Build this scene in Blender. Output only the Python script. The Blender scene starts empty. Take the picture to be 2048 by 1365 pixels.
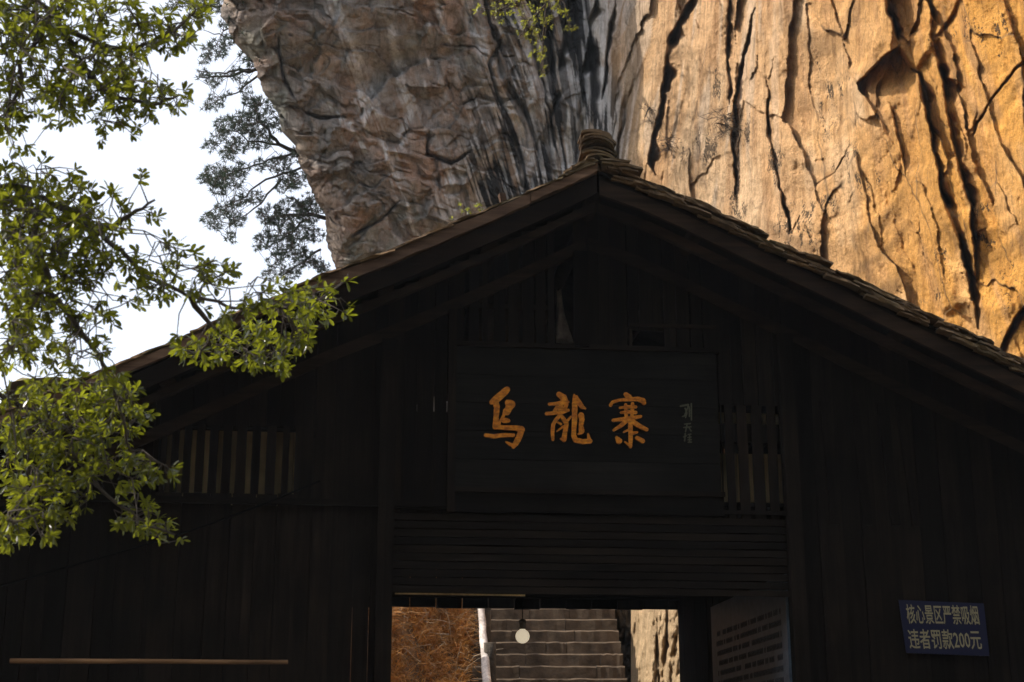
import bpy, math, random
import numpy as np
from mathutils import Vector, Matrix, Euler
random.seed(7); rng = np.random.default_rng(7)
R = math.radians

# ------------------------------------------------------------ camera, sky, sun, exposure
F = 3000.0; PITCH = R(16.0); EYE = 1.6
scene = bpy.context.scene
cd = bpy.data.cameras.new("camera"); cam = bpy.data.objects.new("camera", cd)
scene.collection.objects.link(cam); scene.camera = cam
cam.location = (0, 0, EYE); cam.rotation_euler = (R(90)+PITCH, 0, 0)
cd.sensor_width = 36; cd.lens = F/2048*36; cd.clip_start = .1; cd.clip_end = 3000
cd.dof.use_dof = True; cd.dof.focus_distance = 19; cd.dof.aperture_fstop = 5.6

SUN = Vector((-.73, -.03, .68)).normalized()
w = bpy.data.worlds.new("World"); scene.world = w; w.use_nodes = True
nt = w.node_tree; nt.nodes.clear()
sky = nt.nodes.new("ShaderNodeTexSky"); sky.sky_type = 'NISHITA'; sky.sun_disc = False
sky.sun_elevation = math.asin(SUN.z); sky.sun_rotation = math.atan2(SUN.x, SUN.y)
sky.air_density = 1.0; sky.dust_density = 6.0; sky.altitude = 900
bg = nt.nodes.new("ShaderNodeBackground"); bg.inputs[1].default_value = .13
bg2 = nt.nodes.new("ShaderNodeBackground"); bg2.inputs[0].default_value = (1, .985, .97, 1); bg2.inputs[1].default_value = .80
add = nt.nodes.new("ShaderNodeAddShader"); wo = nt.nodes.new("ShaderNodeOutputWorld")
nt.links.new(sky.outputs[0], bg.inputs[0]); nt.links.new(bg.outputs[0], add.inputs[0])
nt.links.new(bg2.outputs[0], add.inputs[1]); nt.links.new(add.outputs[0], wo.inputs[0])
sd = bpy.data.lights.new("sun", 'SUN'); sd.energy = 5.0; sd.angle = R(.53); sd.color = (1, .93, .82)
so = bpy.data.objects.new("sun", sd); scene.collection.objects.link(so)
so.rotation_euler = SUN.to_track_quat('Z', 'Y').to_euler()
vs = scene.view_settings; vs.view_transform = 'Standard'; vs.look = 'None'; vs.exposure = 0.0; vs.gamma = 1
vs.use_curve_mapping = False
scene.cycles.transparent_max_bounces = 8

# ------------------------------------------------------------ helpers
cp, sp = math.cos(PITCH), math.sin(PITCH)
def ray(px, py):
    x = (px-1024)/F; y = (682.5-py)/F
    return Vector((x, cp - sp*y, sp + cp*y))
def at(px, py, D):
    r = ray(px, py); return Vector((0, 0, EYE)) + r*(D/r.y)
TH = R(6.0); FO = Vector((0, 11, 0))
EU = Vector((math.cos(TH), math.sin(TH), 0)); EN = Vector((math.sin(TH), -math.cos(TH), 0))
def fac(px, py, off=0.0):            # photograph point -> (along facade, height) on the plane 'off' metres in front of the wall
    r = ray(px, py); C = Vector((0, 0, EYE))
    t = ((FO + EN*off - C).dot(EN))/r.dot(EN); p = C + r*t - FO
    return p.dot(EU), p.z

col = scene.collection
def tag(o, label=None, cat=None, group=None, kind=None):
    if label: o['label'] = label
    if cat: o['category'] = cat
    if group: o['group'] = group
    if kind: o['kind'] = kind
    return o
def empty(name, loc=(0, 0, 0), rz=0, label=None, cat=None, group=None):
    o = bpy.data.objects.new(name, None); col.objects.link(o)
    o.location = loc; o.rotation_euler = (0, 0, rz); o.empty_display_size = .2
    return tag(o, label, cat, group)
class MB:
    def __init__(s): s.v = []; s.f = []
    def add(s, vs_, fs):
        b = len(s.v); s.v += [tuple(v) for v in vs_]; s.f += [tuple(i+b for i in f) for f in fs]
    def box(s, x0, x1, y0, y1, z0, z1, M=None, jit=0):
        vs_ = [Vector((x, y, z)) for x in (x0, x1) for y in (y0, y1) for z in (z0, z1)]
        if jit: vs_ = [v + Vector((random.uniform(-jit, jit), random.uniform(-jit, jit), random.uniform(-jit, jit))) for v in vs_]
        if M is not None: vs_ = [M @ v for v in vs_]
        s.add(vs_, [(0, 1, 3, 2), (4, 6, 7, 5), (0, 4, 5, 1), (2, 3, 7, 6), (0, 2, 6, 4), (1, 5, 7, 3)])
    def tube(s, pts, r0, r1, n=6, wob=0):
        pts = [Vector(p) for p in pts]; L = len(pts); vs_ = []; fs = []
        for i, p in enumerate(pts):
            d = (pts[min(i+1, L-1)] - pts[max(i-1, 0)])
            if d.length < 1e-6: d = Vector((0, 0, 1))
            d.normalize(); a = d.cross(Vector((0, 0, 1)) if abs(d.z) < .9 else Vector((1, 0, 0))).normalized(); b = d.cross(a)
            r = r0 + (r1-r0)*i/max(1, L-1)
            for k in range(n):
                t = k*2*math.pi/n; rr = r*(1+random.uniform(-wob, wob))
                vs_.append(p + a*math.cos(t)*rr + b*math.sin(t)*rr)
        for i in range(L-1):
            for k in range(n):
                fs.append((i*n+k, i*n+(k+1) % n, (i+1)*n+(k+1) % n, (i+1)*n+k))
        fs.append(tuple(range(n))[::-1]); fs.append(tuple((L-1)*n+k for k in range(n)))
        s.add(vs_, fs)
    def build(s, name, mat, parent=None, smooth=False):
        me = bpy.data.meshes.new(name); me.from_pydata(s.v, [], s.f); me.update()
        if mat: me.materials.append(mat)
        if smooth: me.polygons.foreach_set('use_smooth', [True]*len(me.polygons))
        o = bpy.data.objects.new(name, me); col.objects.link(o)
        if parent: o.parent = parent
        return o
def inst(name, me, M, parent=None):
    o = bpy.data.objects.new(name, me); col.objects.link(o); o.parent = parent
    o.matrix_local = M; return o

# ------------------------------------------------------------ numpy noise
def _h(ix, iy, s):
    n = (ix.astype(np.int64)*374761393 + iy.astype(np.int64)*668265263 + s*1274126177) & 0x7fffffff
    n = ((n ^ (n >> 13))*1274126177) & 0x7fffffff
    n = ((n ^ (n >> 16))*668265263) & 0x7fffffff
    return (n & 0xffffff)/float(0xffffff)
def vn(x, y, s=0):
    x = np.asarray(x, float); y = np.asarray(y, float)
    xi = np.floor(x); yi = np.floor(y); fx = x-xi; fy = y-yi
    fx = fx*fx*fx*(fx*(fx*6-15)+10); fy = fy*fy*fy*(fy*(fy*6-15)+10)
    a = _h(xi, yi, s); b = _h(xi+1, yi, s); c = _h(xi, yi+1, s); d = _h(xi+1, yi+1, s)
    return (a*(1-fx)+b*fx)*(1-fy) + (c*(1-fx)+d*fx)*fy
def fbm(x, y, s=0, o=4, g=.5):
    t = 0; a = 1; n = 0
    for i in range(o):
        t = t + a*vn(x*2**i + 17.3*i, y*2**i - 9.1*i, s+i*7); n += a; a *= g
    return t/n*2-1
def ridge(x, y, s=0, o=4):
    t = 0; a = 1; n = 0
    for i in range(o):
        t = t + a*(1-np.abs(vn(x*2**i+5.1*i, y*2**i+3.3*i, s+i*5)*2-1)); n += a; a *= .5
    return t/n
def cell(x, y, s=0, jit=.85):
    xi = np.floor(x); yi = np.floor(y); f1 = np.full(x.shape, 9.); f2 = np.full(x.shape, 9.); idv = np.zeros(x.shape); dx_ = np.zeros(x.shape); dy_ = np.zeros(x.shape)
    for i in (-1, 0, 1):
        for j in (-1, 0, 1):
            cx_, cy_ = xi+i, yi+j
            px_ = cx_+.5+jit*(_h(cx_, cy_, s)-.5); py_ = cy_+.5+jit*(_h(cx_, cy_, s+1)-.5)
            ex, ey = x-px_, y-py_; d = np.hypot(ex, ey); k = d < f1
            f2 = np.where(k, f1, np.minimum(f2, d)); idv = np.where(k, _h(cx_, cy_, s+2), idv); dx_ = np.where(k, ex, dx_); dy_ = np.where(k, ey, dy_); f1 = np.where(k, d, f1)
    return f1, f2, idv, dx_, dy_
def sst(a, b, x):
    t = np.clip((x-a)/(b-a), 0, 1); return t*t*(3-2*t)

# ------------------------------------------------------------ materials
def mat(name, color=(.5, .5, .5), rough=.8, spec=.3):
    m = bpy.data.materials.new(name); m.use_nodes = True
    p = m.node_tree.nodes["Principled BSDF"]
    p.inputs["Base Color"].default_value = (*color, 1); p.inputs["Roughness"].default_value = rough
    p.inputs["Specular IOR Level"].default_value = spec
    return m, m.node_tree, p
def ramp(nt, fac_, stops):
    r = nt.nodes.new("ShaderNodeValToRGB"); e = r.color_ramp.elements
    while len(e) < len(stops): e.new(.5)
    for i, (p, c) in enumerate(stops): e[i].position = p; e[i].color = (*c, 1) if len(c) == 3 else c
    nt.links.new(fac_, r.inputs[0]); return r
def noise(nt, vec, scale, detail=5, rough=.6, dist=0):
    n = nt.nodes.new("ShaderNodeTexNoise"); n.inputs["Scale"].default_value = scale
    n.inputs["Detail"].default_value = detail; n.inputs["Roughness"].default_value = rough
    n.inputs["Distortion"].default_value = dist
    nt.links.new(vec, n.inputs["Vector"]); return n
def mapping(nt, out, scale, rot=(0, 0, 0)):
    m = nt.nodes.new("ShaderNodeMapping"); m.inputs["Scale"].default_value = scale; m.inputs["Rotation"].default_value = rot
    nt.links.new(out, m.inputs["Vector"]); return m.outputs[0]
def bump(nt, p, h, strength, dist):
    b = nt.nodes.new("ShaderNodeBump"); b.inputs["Strength"].default_value = strength; b.inputs["Distance"].default_value = dist
    nt.links.new(h, b.inputs["Height"]); nt.links.new(b.outputs[0], p.inputs["Normal"]); return b
def mixc(nt, f, a, b, typ='MIX'):
    m = nt.nodes.new("ShaderNodeMix"); m.data_type = 'RGBA'; m.blend_type = typ
    for sock, v in ((m.inputs[0], f), (m.inputs[6], a), (m.inputs[7], b)):
        if hasattr(v, 'links'): nt.links.new(v, sock)
        else: sock.default_value = v if not isinstance(v, tuple) or len(v) == 4 else (*v, 1)
    return m.outputs[2]
def wood(name, dark, light, axis='z', sc=1.0, rough=.88, spec=.06):
    m, nt, p = mat(name, dark, rough, spec)
    tc = nt.nodes.new("ShaderNodeTexCoord"); oi = nt.nodes.new("ShaderNodeObjectInfo")
    s = {'z': (22, 22, 1.2), 'x': (1.2, 22, 22), 'y': (22, 1.2, 22)}[axis]
    av = nt.nodes.new("ShaderNodeVectorMath"); av.operation = 'ADD'
    cmb = nt.nodes.new("ShaderNodeVectorMath"); cmb.operation = 'SCALE'; cmb.inputs[0].default_value = (31, 17, 43)
    nt.links.new(oi.outputs["Random"], cmb.inputs["Scale"])
    nt.links.new(tc.outputs["Object"], av.inputs[0]); nt.links.new(cmb.outputs[0], av.inputs[1])
    v = mapping(nt, av.outputs[0], tuple(k*sc for k in s))
    n = noise(nt, v, 1.0, 6, .65, .6); n2 = noise(nt, av.outputs[0], 1.7, 3)
    c = ramp(nt, n.outputs[0], [(.3, dark), (.7, light)])
    r2 = ramp(nt, n2.outputs[0], [(.35, (.55,)*3), (.7, (1.3,)*3)])
    c1 = mixc(nt, 1.0, c.outputs[0], r2.outputs[0], 'MULTIPLY')
    r3 = ramp(nt, oi.outputs["Random"], [(0, (.55, .52, .5)), (1, (1.35, 1.25, 1.15))])
    c2 = mixc(nt, 1.0, c1, r3.outputs[0], 'MULTIPLY')
    nt.links.new(c2, p.inputs["Base Color"]); bump(nt, p, n.outputs[0], .6, .006)
    return m
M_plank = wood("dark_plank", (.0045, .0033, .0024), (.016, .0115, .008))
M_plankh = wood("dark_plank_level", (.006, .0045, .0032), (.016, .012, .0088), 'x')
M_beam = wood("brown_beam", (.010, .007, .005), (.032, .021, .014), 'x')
M_bark = wood("weathered_board", (.06, .036, .026), (.24, .16, .115), 'x', 1.3)
M_log = wood("log", (.30, .28, .27), (.70, .68, .68), 'y')
M_pale = wood("pale_as_light", (.40, .31, .17), (.72, .58, .34))  # pale tone standing in for light behind the slats and along the lintel
M_rail = wood("rail_bamboo", (.10, .06, .035), (.26, .16, .09), 'x')

def tile_mat():
    m, nt, p = mat("roof_tile", (.1, .08, .06), .9)
    tc = nt.nodes.new("ShaderNodeTexCoord"); oi = nt.nodes.new("ShaderNodeObjectInfo"); geo = nt.nodes.new("ShaderNodeNewGeometry")
    n = noise(nt, geo.outputs["Position"], 9, 6, .7); n2 = noise(nt, geo.outputs["Position"], 2.2, 4)
    c = ramp(nt, n.outputs[0], [(.3, (.05, .032, .018)), (.55, (.15, .095, .052)), (.75, (.24, .165, .095))])
    ms = ramp(nt, n2.outputs[0], [(.5, (0, 0, 0)), (.75, (.7, .7, .7))])
    c1 = mixc(nt, ms.outputs[0], c.outputs[0], (.06, .065, .025, 1))
    r3 = ramp(nt, oi.outputs["Random"], [(0, (.6, .6, .6)), (1, (1.3, 1.25, 1.15))])
    nt.links.new(mixc(nt, 1.0, c1, r3.outputs[0], 'MULTIPLY'), p.inputs["Base Color"])
    bump(nt, p, n.outputs[0], .9, .015); return m
M_tile = tile_mat()
def simple_noise_mat(name, c1, c2, scale, bs=.5, bd=.02, rough=.9, detail=6):
    m, nt, p = mat(name, c1, rough)
    geo = nt.nodes.new("ShaderNodeNewGeometry")
    n = noise(nt, geo.outputs["Position"], scale, detail, .65)
    c = ramp(nt, n.outputs[0], [(.3, c1), (.7, c2)]); nt.links.new(c.outputs[0], p.inputs["Base Color"])
    bump(nt, p, n.outputs[0], bs, bd); return m
M_step = simple_noise_mat("step_stone", (.045, .031, .02), (.14, .10, .066), 6, .8, .02)
M_ground = simple_noise_mat("ground_soil", (.05, .042, .03), (.13, .11, .075), 3)
M_bank = simple_noise_mat("bank_soil", (.05, .03, .014), (.20, .11, .05), 5, .8, .05)
def bankveg():
    nt = M_bank.node_tree; p = nt.nodes["Principled BSDF"]; geo = nt.nodes.new("ShaderNodeNewGeometry"); sx = nt.nodes.new("ShaderNodeSeparateXYZ")
    nt.links.new(geo.outputs["Position"], sx.inputs[0]); a = ramp(nt, sx.outputs[0], [(0, (1, 1, 1)), (1, (0, 0, 0))])
    mr = nt.nodes.new("ShaderNodeMapRange"); mr.inputs[1].default_value = -2.8; mr.inputs[2].default_value = -2.0; mr.inputs[3].default_value = 1; mr.inputs[4].default_value = 0
    nt.links.new(sx.outputs[0], mr.inputs[0]); n = noise(nt, geo.outputs["Position"], 6, 5)
    c = ramp(nt, n.outputs[0], [(.3, (.09, .078, .034)), (.7, (.26, .22, .10))])
    src = p.inputs["Base Color"].links[0].from_socket
    nt.links.new(mixc(nt, mr.outputs[0], src, c.outputs[0]), p.inputs["Base Color"])
bankveg()
M_barkt = simple_noise_mat("tree_bark", (.035, .028, .022), (.10, .08, .065), 25, .8, .01)
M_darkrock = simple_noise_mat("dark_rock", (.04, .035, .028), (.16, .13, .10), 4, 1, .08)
M_gold = mat("gold_paint", (.62, .25, .02), .55)[0]
def gold():
    nt = M_gold.node_tree; p = nt.nodes["Principled BSDF"]
    geo = nt.nodes.new("ShaderNodeNewGeometry"); n = noise(nt, geo.outputs["Position"], 28, 4, .7)
    n3 = noise(nt, mapping(nt, geo.outputs["Position"], (14, 14, 60)), 1, 3)
    c = ramp(nt, n.outputs[0], [(.3, (.30, .075, .006)), (.5, (.62, .20, .010)), (.7, (.78, .32, .02))])
    c2 = ramp(nt, n3.outputs[0], [(.35, (.6, .6, .6)), (.55, (1, 1, 1))])
    nt.links.new(mixc(nt, 1.0, c.outputs[0], c2.outputs[0], 'MULTIPLY'), p.inputs["Base Color"])
gold()
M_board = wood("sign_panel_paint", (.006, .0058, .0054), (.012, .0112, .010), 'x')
M_fade = mat("faded_ink", (.07, .07, .045), .8)[0]
M_blue = mat("blue_enamel", (.002, .003, .028), .5)[0]
M_cream = mat("cream_lettering", (.24, .21, .13), .6)[0]
M_black = mat("black_cable", (.004, .004, .004), .9, .05)[0]
M_sock = simple_noise_mat("lamp_socket", (.05, .04, .03), (.12, .10, .08), 30)
M_paper = simple_noise_mat("notice_sheet", (.05, .07, .10), (.11, .145, .19), 12, .1, .002, .35)
M_ink = mat("notice_ink", (.05, .05, .06), .6)[0]
M_white = mat("white_rag", (.75, .73, .7), .8)[0]
M_bulb, _nt, _p = mat("bulb_glass", (.8, .76, .66), .3)
_p.inputs["Emission Color"].default_value = (1, .84, .60, 1); _p.inputs["Emission Strength"].default_value = .55

def leaf_mat(name, dcol, tcol, tf=.5, rough=.35, var=.5):
    m, nt, p = mat(name, dcol, rough, .5)
    oi = nt.nodes.new("ShaderNodeNewGeometry"); out = nt.nodes["Material Output"]
    n = noise(nt, oi.outputs["Position"], 7, 3)
    r = ramp(nt, n.outputs[0], [(.3, (1-var,)*3), (.7, (1+var*.6,)*3)])
    nt.links.new(mixc(nt, 1.0, (*dcol, 1), r.outputs[0], 'MULTIPLY'), p.inputs["Base Color"])
    t = nt.nodes.new("ShaderNodeBsdfTranslucent")
    nt.links.new(mixc(nt, 1.0, (*tcol, 1), r.outputs[0], 'MULTIPLY'), t.inputs[0])
    ms = nt.nodes.new("ShaderNodeMixShader"); ms.inputs[0].default_value = tf
    nt.links.new(p.outputs[0], ms.inputs[1]); nt.links.new(t.outputs[0], ms.inputs[2]); nt.links.new(ms.outputs[0], out.inputs[0])
    return m
M_leaf = leaf_mat("broad_leaf", (.014, .028, .014), (.28, .30, .016), .5, .19)
M_needle = leaf_mat("pine_needle", (.020, .038, .026), (.06, .10, .05), .3, .5)
M_cleaf = leaf_mat("shrub_leaf", (.10, .12, .02), (.40, .42, .05), .5, .35)
M_dry = leaf_mat("dry_grass", (.56, .28, .085), (.52, .25, .06), .35, .7, .7)
M_straw = leaf_mat("pale_straw", (.55, .42, .28), (.4, .25, .12), .3, .6, .4)

# ------------------------------------------------------------ the ground
g = MB()
nx, ny = 60, 60
xs = np.concatenate([-np.geomspace(500, 12, 12), np.linspace(-10, 10, 37), np.geomspace(12, 500, 12)])
ys = np.concatenate([-np.geomspace(500, 12, 10), np.linspace(-10, 40, 60), np.geomspace(42, 900, 14)])
gx, gy = np.meshgrid(xs, ys)
gz = .5*sst(2, 9.5, gy) + .04*fbm(gx*.8, gy*.8, 3)*(1-sst(10.2, 10.8, gy))*1.0 - .06*sst(10.2, 10.8, gy)
W = len(xs)
g.v = [tuple(p) for p in np.stack([gx.ravel(), gy.ravel(), gz.ravel()], 1)]
g.f = [(j*W+i, j*W+i+1, (j+1)*W+i+1, (j+1)*W+i) for j in range(len(ys)-1) for i in range(W-1)]
tag(g.build("ground", M_ground, None, True), kind='structure')

hb_ = MB(); hx = np.linspace(-70, 70, 50); hy = np.linspace(0, 1, 26); HX, HT = np.meshgrid(hx, hy)  # unseen slope added behind the camera to darken the facade
HYv = -7 - 26*HT - .004*HX**2*0; HZ = 34*HT**.8 + 1.2*fbm(HX/5, HT*6, 301, 3) - .3
hb_.v = [tuple(p) for p in np.stack([HX.ravel(), HYv.ravel(), HZ.ravel()], 1)]
hb_.f = [(j*50+i, j*50+i+1, (j+1)*50+i+1, (j+1)*50+i) for j in range(25) for i in range(49)]
M_hill = simple_noise_mat("shading_slope", (.012, .018, .008), (.05, .06, .02), 1.2, 1, .3)
tag(hb_.build("shading_hillside", M_hill, None, True), kind='structure')

# ------------------------------------------------------------ the cliff: one relief surface
EDGE = [(-700, 300), (-300, 380), (0, 447), (18, 441), (32, 439), (46, 451), (86, 468), (107, 498), (140, 513), (172, 521), (213, 545), (234, 559),
        (263, 561), (283, 590), (328, 599), (402, 631), (431, 651), (484, 653), (529, 669), (650, 700), (1500, 760)]
cols = np.concatenate([np.arange(430, 2075, 2.0), np.arange(2080, 2640, 14)])
rows = np.concatenate([np.arange(-700, -25, 16), np.arange(-22, 735, 2.0), np.arange(740, 1560, 14)])
CC, PY = np.meshgrid(cols, rows)
xe = np.interp(PY, [e[0] for e in EDGE], [e[1] for e in EDGE]) + 4*fbm(PY/9.0, PY*0, 4, 3)
PX = xe + (CC-430)*(2640-xe)/(2640-430)
lean = np.interp(PX, [430, 700, 1000, 1120, 1200, 1300, 1440, 1600, 1850, 2100], [.25, .35, .33, .16, .02, -.22, -.06, .04, .24, .3])
S = PX - lean*(PY-300)                       # runs across the flutes
D = np.interp(PX, [300, 440, 700, 1000, 1170, 1300, 1500, 1750, 2048, 2640], [29.6, 29.6, 30, 30.8, 30.8, 28.3, 25.2, 22, 19.2, 15])
wl = 1-sst(980, 1250, PX)                    # 1 on the shaded buttress
wr = sst(1180, 1330, PX)
D = D + np.clip((PY-530)/530, -1.3, .6)*.8*wl
D = D + .5*np.exp(-(PX-xe)/14.0)
warp = fbm(PX/160, PY/160, 11, 3)
# broad bulges
D -= .38*fbm(PX/210+warp*.6, PY/180, 21, 4)*(.5+.5*wl) + .30*fbm(S/110, PY/420, 23, 3)*(1-wl)
# buttress: scalloped spalls and ledges
wx = PX + 24*fbm(PX/70, PY/70, 31, 3); wy = PY + 24*fbm(PX/70+9, PY/70, 33, 3)
sc = ridge(wx/105 + wy/260, wy/62 - wx/190, 35, 4)
D += (.12*sst(.72, .80, sc) - .07*sc)*wl
sc2 = ridge(wx/34+wy/90, wy/26-wx/60, 39, 3)
D += .035*sst(.70, .92, sc2)*wl
# flutes of the middle part
mid = np.exp(-((PX-1110)/170.0)**2)
fl = ridge(S/34+.5*warp, PY/330, 41, 4)
fl2 = fbm(S/15, PY/170, 43, 4)
D += (.40*sst(.6, .9, fl) + .10*fl2)*mid
D += .05*ridge(S/9, PY/90, 44, 3)*mid
D += (.10*ridge(S/26, PY/260, 47, 3) + .03*fl2)*wr*(1-.5*sst(1500, 1700, PX))
# sunlit wall: faceted spalls with sharp steps
cw = S + 10*fbm(PX/60, PY/60, 51, 4); cyw = PY + 60*fbm(PX/60, PY/140, 52, 4)
c1, c2, cid, cdx, cdy = cell(cw/78, cyw/300, 201); e1 = c2-c1
D += (.34*(cid-.5) + (cid*7 % 1-.5)*.5*cdx + (cid*13 % 1-.4)*.25*cdy)*wr
c1b, c2b, cidb, cdxb, cdyb = cell((cw+5*fbm(PX/14, PY/20, 54, 3))/30, cyw/120, 205); e2 = c2b-c1b
D += (.09*(cidb-.5) + (cidb*7 % 1-.5)*.14*cdxb)*wr*sst(-.15, .2, fbm(PX/150, PY/150, 206, 2))
q1, q2, qid, qdx, qdy = cell((wx+.45*wy)/95, (wy-.35*wx)/62, 211)
D += (.34*(qid-.5) + (qid*7 % 1-.5)*.45*qdx + (qid*13 % 1-.25)*.50*qdy)*wl*.8
p1, p2, pid, pdx, pdy = cell((wx+.5*wy)/38, (wy-.3*wx)/27, 215)
D += (.07*(pid-.5) + (pid*13 % 1-.3)*.12*pdy)*wl*sst(-.2, .2, fbm(PX/90, PY/90, 216, 2))
D += .035*fbm(PX/26, PY/34, 55, 4)*wr + .022*fbm(PX/7, PY/8, 57, 3)*wr + .02*fbm(PX/9, PY/9, 58, 3)*(1-wr)
# bedding swirls
def swirl(cx, cy, a, b):
    return np.sqrt(((PX-cx)/a)**2 + ((PY-cy)/b)**2) + .05*fbm(PX/50, PY/50, 61, 3)
sw1 = swirl(1645, -80, 1.0, 2.1); sw2 = swirl(1975, -20, 1.0, 2.9); sw3 = swirl(980, 430, 1, 1)
b1 = 1.3*(vn(sw1/8, PX*0, 63)+1.0*vn(sw1/20, PX*0, 64)-1.0)
m1 = sst(1500, 1560, PX)*(1-sst(1790, 1830, PX))
b2 = 1.3*(vn(sw2/8, PX*0, 65)+1.0*vn(sw2/21, PX*0, 66)-1.0); m2 = sst(1850, 1900, PX)
D += (.022*b1*m1 + .022*b2*m2)
# cracks: (points, half width px, depth m, step m: right side stands back by this much, reach px)
def pdist(pts):
    best = np.full(PX.shape, 1e9); side = np.zeros(PX.shape); tt = np.zeros(PX.shape); n = len(pts)-1
    wpx = PX + 6*fbm(PX/50, PY/45, 71, 4) + 1.6*np.round(1.6*fbm(PX/25, PY/30, 73, 2)); wpy = PY + 3*fbm(PX/30, PY/30, 72, 3)
    for i in range(n):
        (x0, y0), (x1, y1) = pts[i], pts[i+1]; dx, dy = x1-x0, y1-y0
        t = np.clip(((wpx-x0)*dx+(wpy-y0)*dy)/(dx*dx+dy*dy), 0, 1)
        ex, ey = wpx-(x0+t*dx), wpy-(y0+t*dy); d = np.hypot(ex, ey)
        k = d < best; best = np.where(k, d, best); side = np.where(k, np.sign(dx*ey*-1 + dy*ex), side); tt = np.where(k, (i+t)/n, tt)
    return best, side, tt
CR = [
 ([(1823, 138), (1838, 150), (1869, 307), (1884, 384), (1920, 487), (1940, 564), (1956, 656)], 10, .75, .22, 60),
 ([(1858, -30), (1862, 77), (1889, 169), (1905, 266), (1925, 359), (1943, 410), (1948, 487), (1955, 605)], 9, .7, .25, 70),
 ([(1766, -40), (1778, 30), (1797, 88)], 6, .6, .45, 50),
 ([(1797, 90), (1765, 118), (1722, 160), (1712, 166)], 6, .5, .50, 60),
 ([(1405, -30), (1372, 20), (1345, 70), (1335, 118), (1322, 205), (1315, 246), (1303, 287), (1299, 325), (1310, 350)], 13, 1.1, .1, 50),
 ([(1512, 15), (1494, 77), (1479, 138), (1469, 205), (1466, 290), (1469, 359), (1474, 430)], 4.5, .6, .10, 40),
 ([(1466, -20), (1454, 61), (1459, 154), (1456, 210)], 4, .5, .08, 40),
 ([(1200, -30), (1182, 50), (1170, 140), (1158, 256), (1150, 330)], 15, 1.2, 0, 40),
 ([(1141, -20), (1125, 90), (1112, 190), (1095, 240)], 10, .8, 0, 40),
 ([(1235, -20), (1215, 110), (1205, 200)], 6, .5, 0, 40),
 ([(1535, 154), (1541, 287), (1556, 359), (1577, 451)], 3.5, .35, .10, 50),
 ([(1705, 287), (1668, 345), (1633, 369), (1605, 420), (1584, 466)], 2.2, .2, -.10, 60),
 ([(1566, 410), (1574, 440), (1580, 468)], 5, .4, 0, 30),
 ([(1930, -20), (1900, 30), (1869, 77)], 5, .4, .1, 40),
 ([(2070, 105), (2030, 140), (1992, 190), (1960, 240), (1938, 275)], 2.6, .25, 0, 40),
 ([(1838, 390), (1843, 487), (1852, 540), (1869, 589), (1890, 640)], 1.4, .05, -.14, 60),
 ([(1776, 205), (1790, 250), (1802, 287), (1812, 350)], 2, .15, .12, 40),
 ([(2060, 600), (2030, 640), (2008, 680), (1995, 720)], 11, .6, .1, 30),
 ([(1655, -20), (1672, 40), (1690, 90), (1705, 150)], 2.2, .14, .14, 70),
 ([(1060, -20), (1010, 60), (975, 130), (1010, 250), (1050, 350)][1:], 5, .3, .1, 40),
 ([(960, -20), (985, 70), (1040, 190), (1080, 330)], 6, .5, .15, 40),
 ([(1040, 20), (1075, 130), (1100, 260), (1120, 350)], 5, .45, .1, 40),
 ([(860, 240), (905, 205), (920, 190)], 5, .3, 0, 30),
 ([(610, 225), (640, 240), (690, 235)], 6, .45, 0, 30),
 ([(700, 480), (760, 440), (800, 400)], 4, .3, 0, 30),
 ([(600, 210), (560, 140), (555, 60)], 4, .2, .0, 30),
 ([(860, 260), (850, 310), (900, 330), (940, 300)], 7, .4, 0, 30),
]
crack_shade = np.zeros(PX.shape)
for pts, hw, dep, step, reach in CR:
    d, sgn, tt = pdist(pts); w0 = hw*.68*(.35+1.1*vn(PY/38, PX*0+hw, 77)+.25*fbm(PY/14, PX/25, 78, 2))*(.25+.75*sst(0, .18, tt)*sst(0, .25, 1-tt))
    w0 = np.maximum(w0*(.75+.9*np.abs(fbm(PY/45, PX/120+hw, 80, 2))*2), .8); sd = d*np.where(sgn > 0, 1, -1)
    g_ = np.where(sd < 0, np.clip(1+sd/(w0*.25+1.2), 0, 1), np.clip(1.15-np.abs(sd)/(w0*1.7), 0, 1))
    vary = sst(.15, .6, vn(PY/55+hw*3, PX/90, 79)); D += dep*g_*(.25+.75*sst(0, .2, tt)*sst(0, .15, 1-tt))*(.12+.88*vary)
    ef = sst(0, .12, tt)*sst(0, .12, 1-tt)
    D += step*(sd > 0)*np.exp(-(d/(reach*1.3))**2)*sst(0, 2, d)*ef
    D -= .25*step*(sd < 0)*np.exp(-(d/reach)**2)*ef
    crack_shade = np.maximum(crack_shade, g_*sst(0, .1, tt)*sst(0, .1, 1-tt)*(.2+.8*vary))
fc = ridge(S/60+1.2*warp, PY/520, 171, 3); fcm = sst(.955, .985, fc)*wr*sst(-.2, .1, fbm(PX/90, PY/130, 172, 2))
D += .02*fcm
fd = ridge(PX/130+PY/300+warp, PY/90-PX/200, 173, 3); fdm = sst(.965, .985, fd)*wr*sst(0, .25, fbm(PX/70, PY/70, 174, 2))
D += .06*fdm
# unproject
rx = (PX-1024)/F; ryc = (682.5-PY)/F
RY = cp - sp*ryc; RZ = sp + cp*ryc
k = D/RY
V = np.stack([rx*k, RY*k, EYE+RZ*k], -1)
nr, nc = PX.shape
# back of the buttress and right end, so that it has a body
back = np.stack([V[:, :1] + np.array([.25*j, 1.0*j, 0.0])*(1.3**j)*.5 for j in range(8, 0, -1)], 0)[:, :, 0].transpose(1, 0, 2)
V = np.concatenate([back, V], 1); nb = 8

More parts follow.
